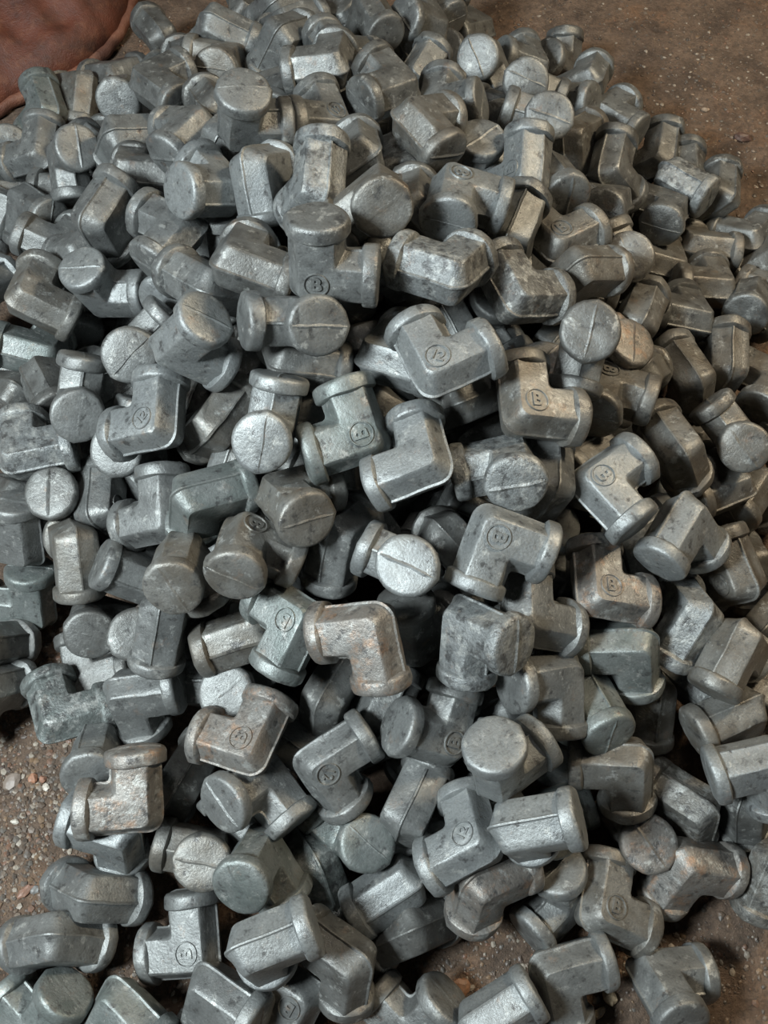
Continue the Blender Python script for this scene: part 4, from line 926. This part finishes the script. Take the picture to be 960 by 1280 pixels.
def ico_data(sub):
    b = bmesh.new()
    bmesh.ops.create_icosphere(b, subdivisions=sub, radius=1.0)
    b.verts.ensure_lookup_table()
    d = ([tuple(v.co) for v in b.verts], [tuple(v.index for v in f.verts) for f in b.faces])
    b.free()
    return d
ICO = ico_data(1)

def stone_object(name, verts, faces, tints):
    me = bpy.data.meshes.new(name)
    me.from_pydata(verts, [], faces)
    at = me.color_attributes.new('stone_tint', 'FLOAT_COLOR', 'POINT')
    for i, t in enumerate(tints):
        at.data[i].color = (t[0], t[1], t[2], 1.0)
    return link(name, me, STONE)

STONE_TINTS = [(0.12, 0.085, 0.06), (0.09, 0.065, 0.048), (0.16, 0.125, 0.095), (0.065, 0.052, 0.042), (0.30, 0.26, 0.21),
               (0.15, 0.08, 0.05), (0.10, 0.088, 0.075), (0.17, 0.11, 0.065), (0.07, 0.05, 0.04)]

def gravel():
    rnd = random.Random(5)
    verts, faces, tints = [], [], []
    for (cx, cy, sx, sy, num, r0, r1) in GRAVEL:
        for _ in range(num):
            x, y = rnd.gauss(cx, sx), rnd.gauss(cy, sy)
            r = r0 * (r1 / r0) ** (rnd.random() ** 2.2)
            stone_into(verts, faces, tints, (x, y, ground_z(x, y) + r * 0.05), r, rnd.choice(STONE_TINTS), rnd)
    o = stone_object('gravel', verts, faces, tints)
    o['kind'] = 'stuff'
    o['label'] = 'loose fine gravel and metal scale scattered over the dirt'
    o['category'] = 'gravel'
gravel()

ICO = ico_data(2)
def pebbles():
    rnd = random.Random(9)
    for (name, x, y, r, flat, tint, label) in PEBBLES:
        verts, faces, tints = [], [], []
        stone_into(verts, faces, tints, (0, 0, 0), r, tint, rnd, flat)
        o = stone_object(name, verts, faces, tints)
        o.location = (x, y, ground_z(x, y) + r * flat * 0.45)
        o['label'] = label
        o['category'] = 'stone'
        o['group'] = 'larger stones on the dirt floor'
pebbles()

# ------------------------------------------------------------ sack at the upper left
def sack():
    root = bpy.data.objects.new('sack', None)
    COL.objects.link(root)
    cx, cy = SACK_C
    root.location = (cx, cy, 0.0)
    root['label'] = 'rust-red cloth sack with a folded hem at the upper left corner'
    root['category'] = 'sack'
    def rad(a):
        pts = SACK_R
        for (a0, r0), (a1, r1) in zip(pts[:-1], pts[1:]):
            if a0 <= a <= a1:
                t = (a - a0) / (a1 - a0)
                t = t * t * (3 - 2 * t)
                return r0 + (r1 - r0) * t
        return pts[-1][1]
    bm = bmesh.new()
    seg, rings = 128, 40
    hgt = 0.085
    def pt(a, t, lift=0.0):
        r = rad(a) * t
        x, y = r * math.cos(a), r * math.sin(a)
        edge = max(0.0, 1 - t ** 3.5)
        z = 0.012 + hgt * edge ** 0.55
        p = Vector((x * 6.0, y * 6.0, 0.0))
        fold = 0.034 * noise.noise(p * 1.3 + Vector((3, 1, 7))) + 0.014 * (1 - abs(noise.noise(p * 2.0 + Vector((9, 4, 2)))) * 2)
        fold += 0.006 * noise.noise(p * 5.0)
        z += fold * min(1.0, edge * 2.2)
        return Vector((x, y, max(z, 0.006) + lift))
    top = []
    for k in range(1, rings + 1):
        t = k / rings
        top.append([bm.verts.new(pt(-math.pi + 2 * math.pi * i / seg, t)) for i in range(seg)])
    c = bm.verts.new(pt(0, 0.0))
    for i in range(seg):
        bm.faces.new((c, top[0][i], top[0][(i + 1) % seg]))
    for a, b in zip(top[:-1], top[1:]):
        for i in range(seg):
            bm.faces.new((a[i], b[i], b[(i + 1) % seg], a[(i + 1) % seg]))
    low = [bm.verts.new((v.co.x * 0.97, v.co.y * 0.97, 0.0)) for v in top[-1]]
    for i in range(seg):
        bm.faces.new((top[-1][i], low[i], low[(i + 1) % seg], top[-1][(i + 1) % seg]))
    bm.faces.new(list(reversed(low)))
    link('cloth_body', finish(bm, 'sack_cloth', 180.0), SACK, root)
    # the rolled hem round the edge
    bm = bmesh.new()
    prev = first = None
    for i in range(seg):
        a = -math.pi + 2 * math.pi * i / seg
        p = pt(a, 1.0)
        out = Vector((math.cos(a), math.sin(a), 0.0))
        rr = 0.0075 + 0.0012 * noise.noise(Vector((a * 4, 0, 0)))
        ring = []
        for j in range(8):
            b = 2 * math.pi * j / 8
            ring.append(bm.verts.new(Vector((p.x, p.y, 0.012)) + out * (rr * 1.15 * math.cos(b)) + Vector((0, 0, rr * 1.3 * math.sin(b)))))
        if prev:
            for j in range(8):
                bm.faces.new((prev[j], prev[(j + 1) % 8], ring[(j + 1) % 8], ring[j]))
        else:
            first = ring
        prev = ring
    for j in range(8):
        bm.faces.new((prev[j], prev[(j + 1) % 8], first[(j + 1) % 8], first[j]))
    h = link('hem', finish(bm, 'sack_hem', 180.0), HEM, root)
    h['label'] = 'paler rolled hem round the edge'
sack()
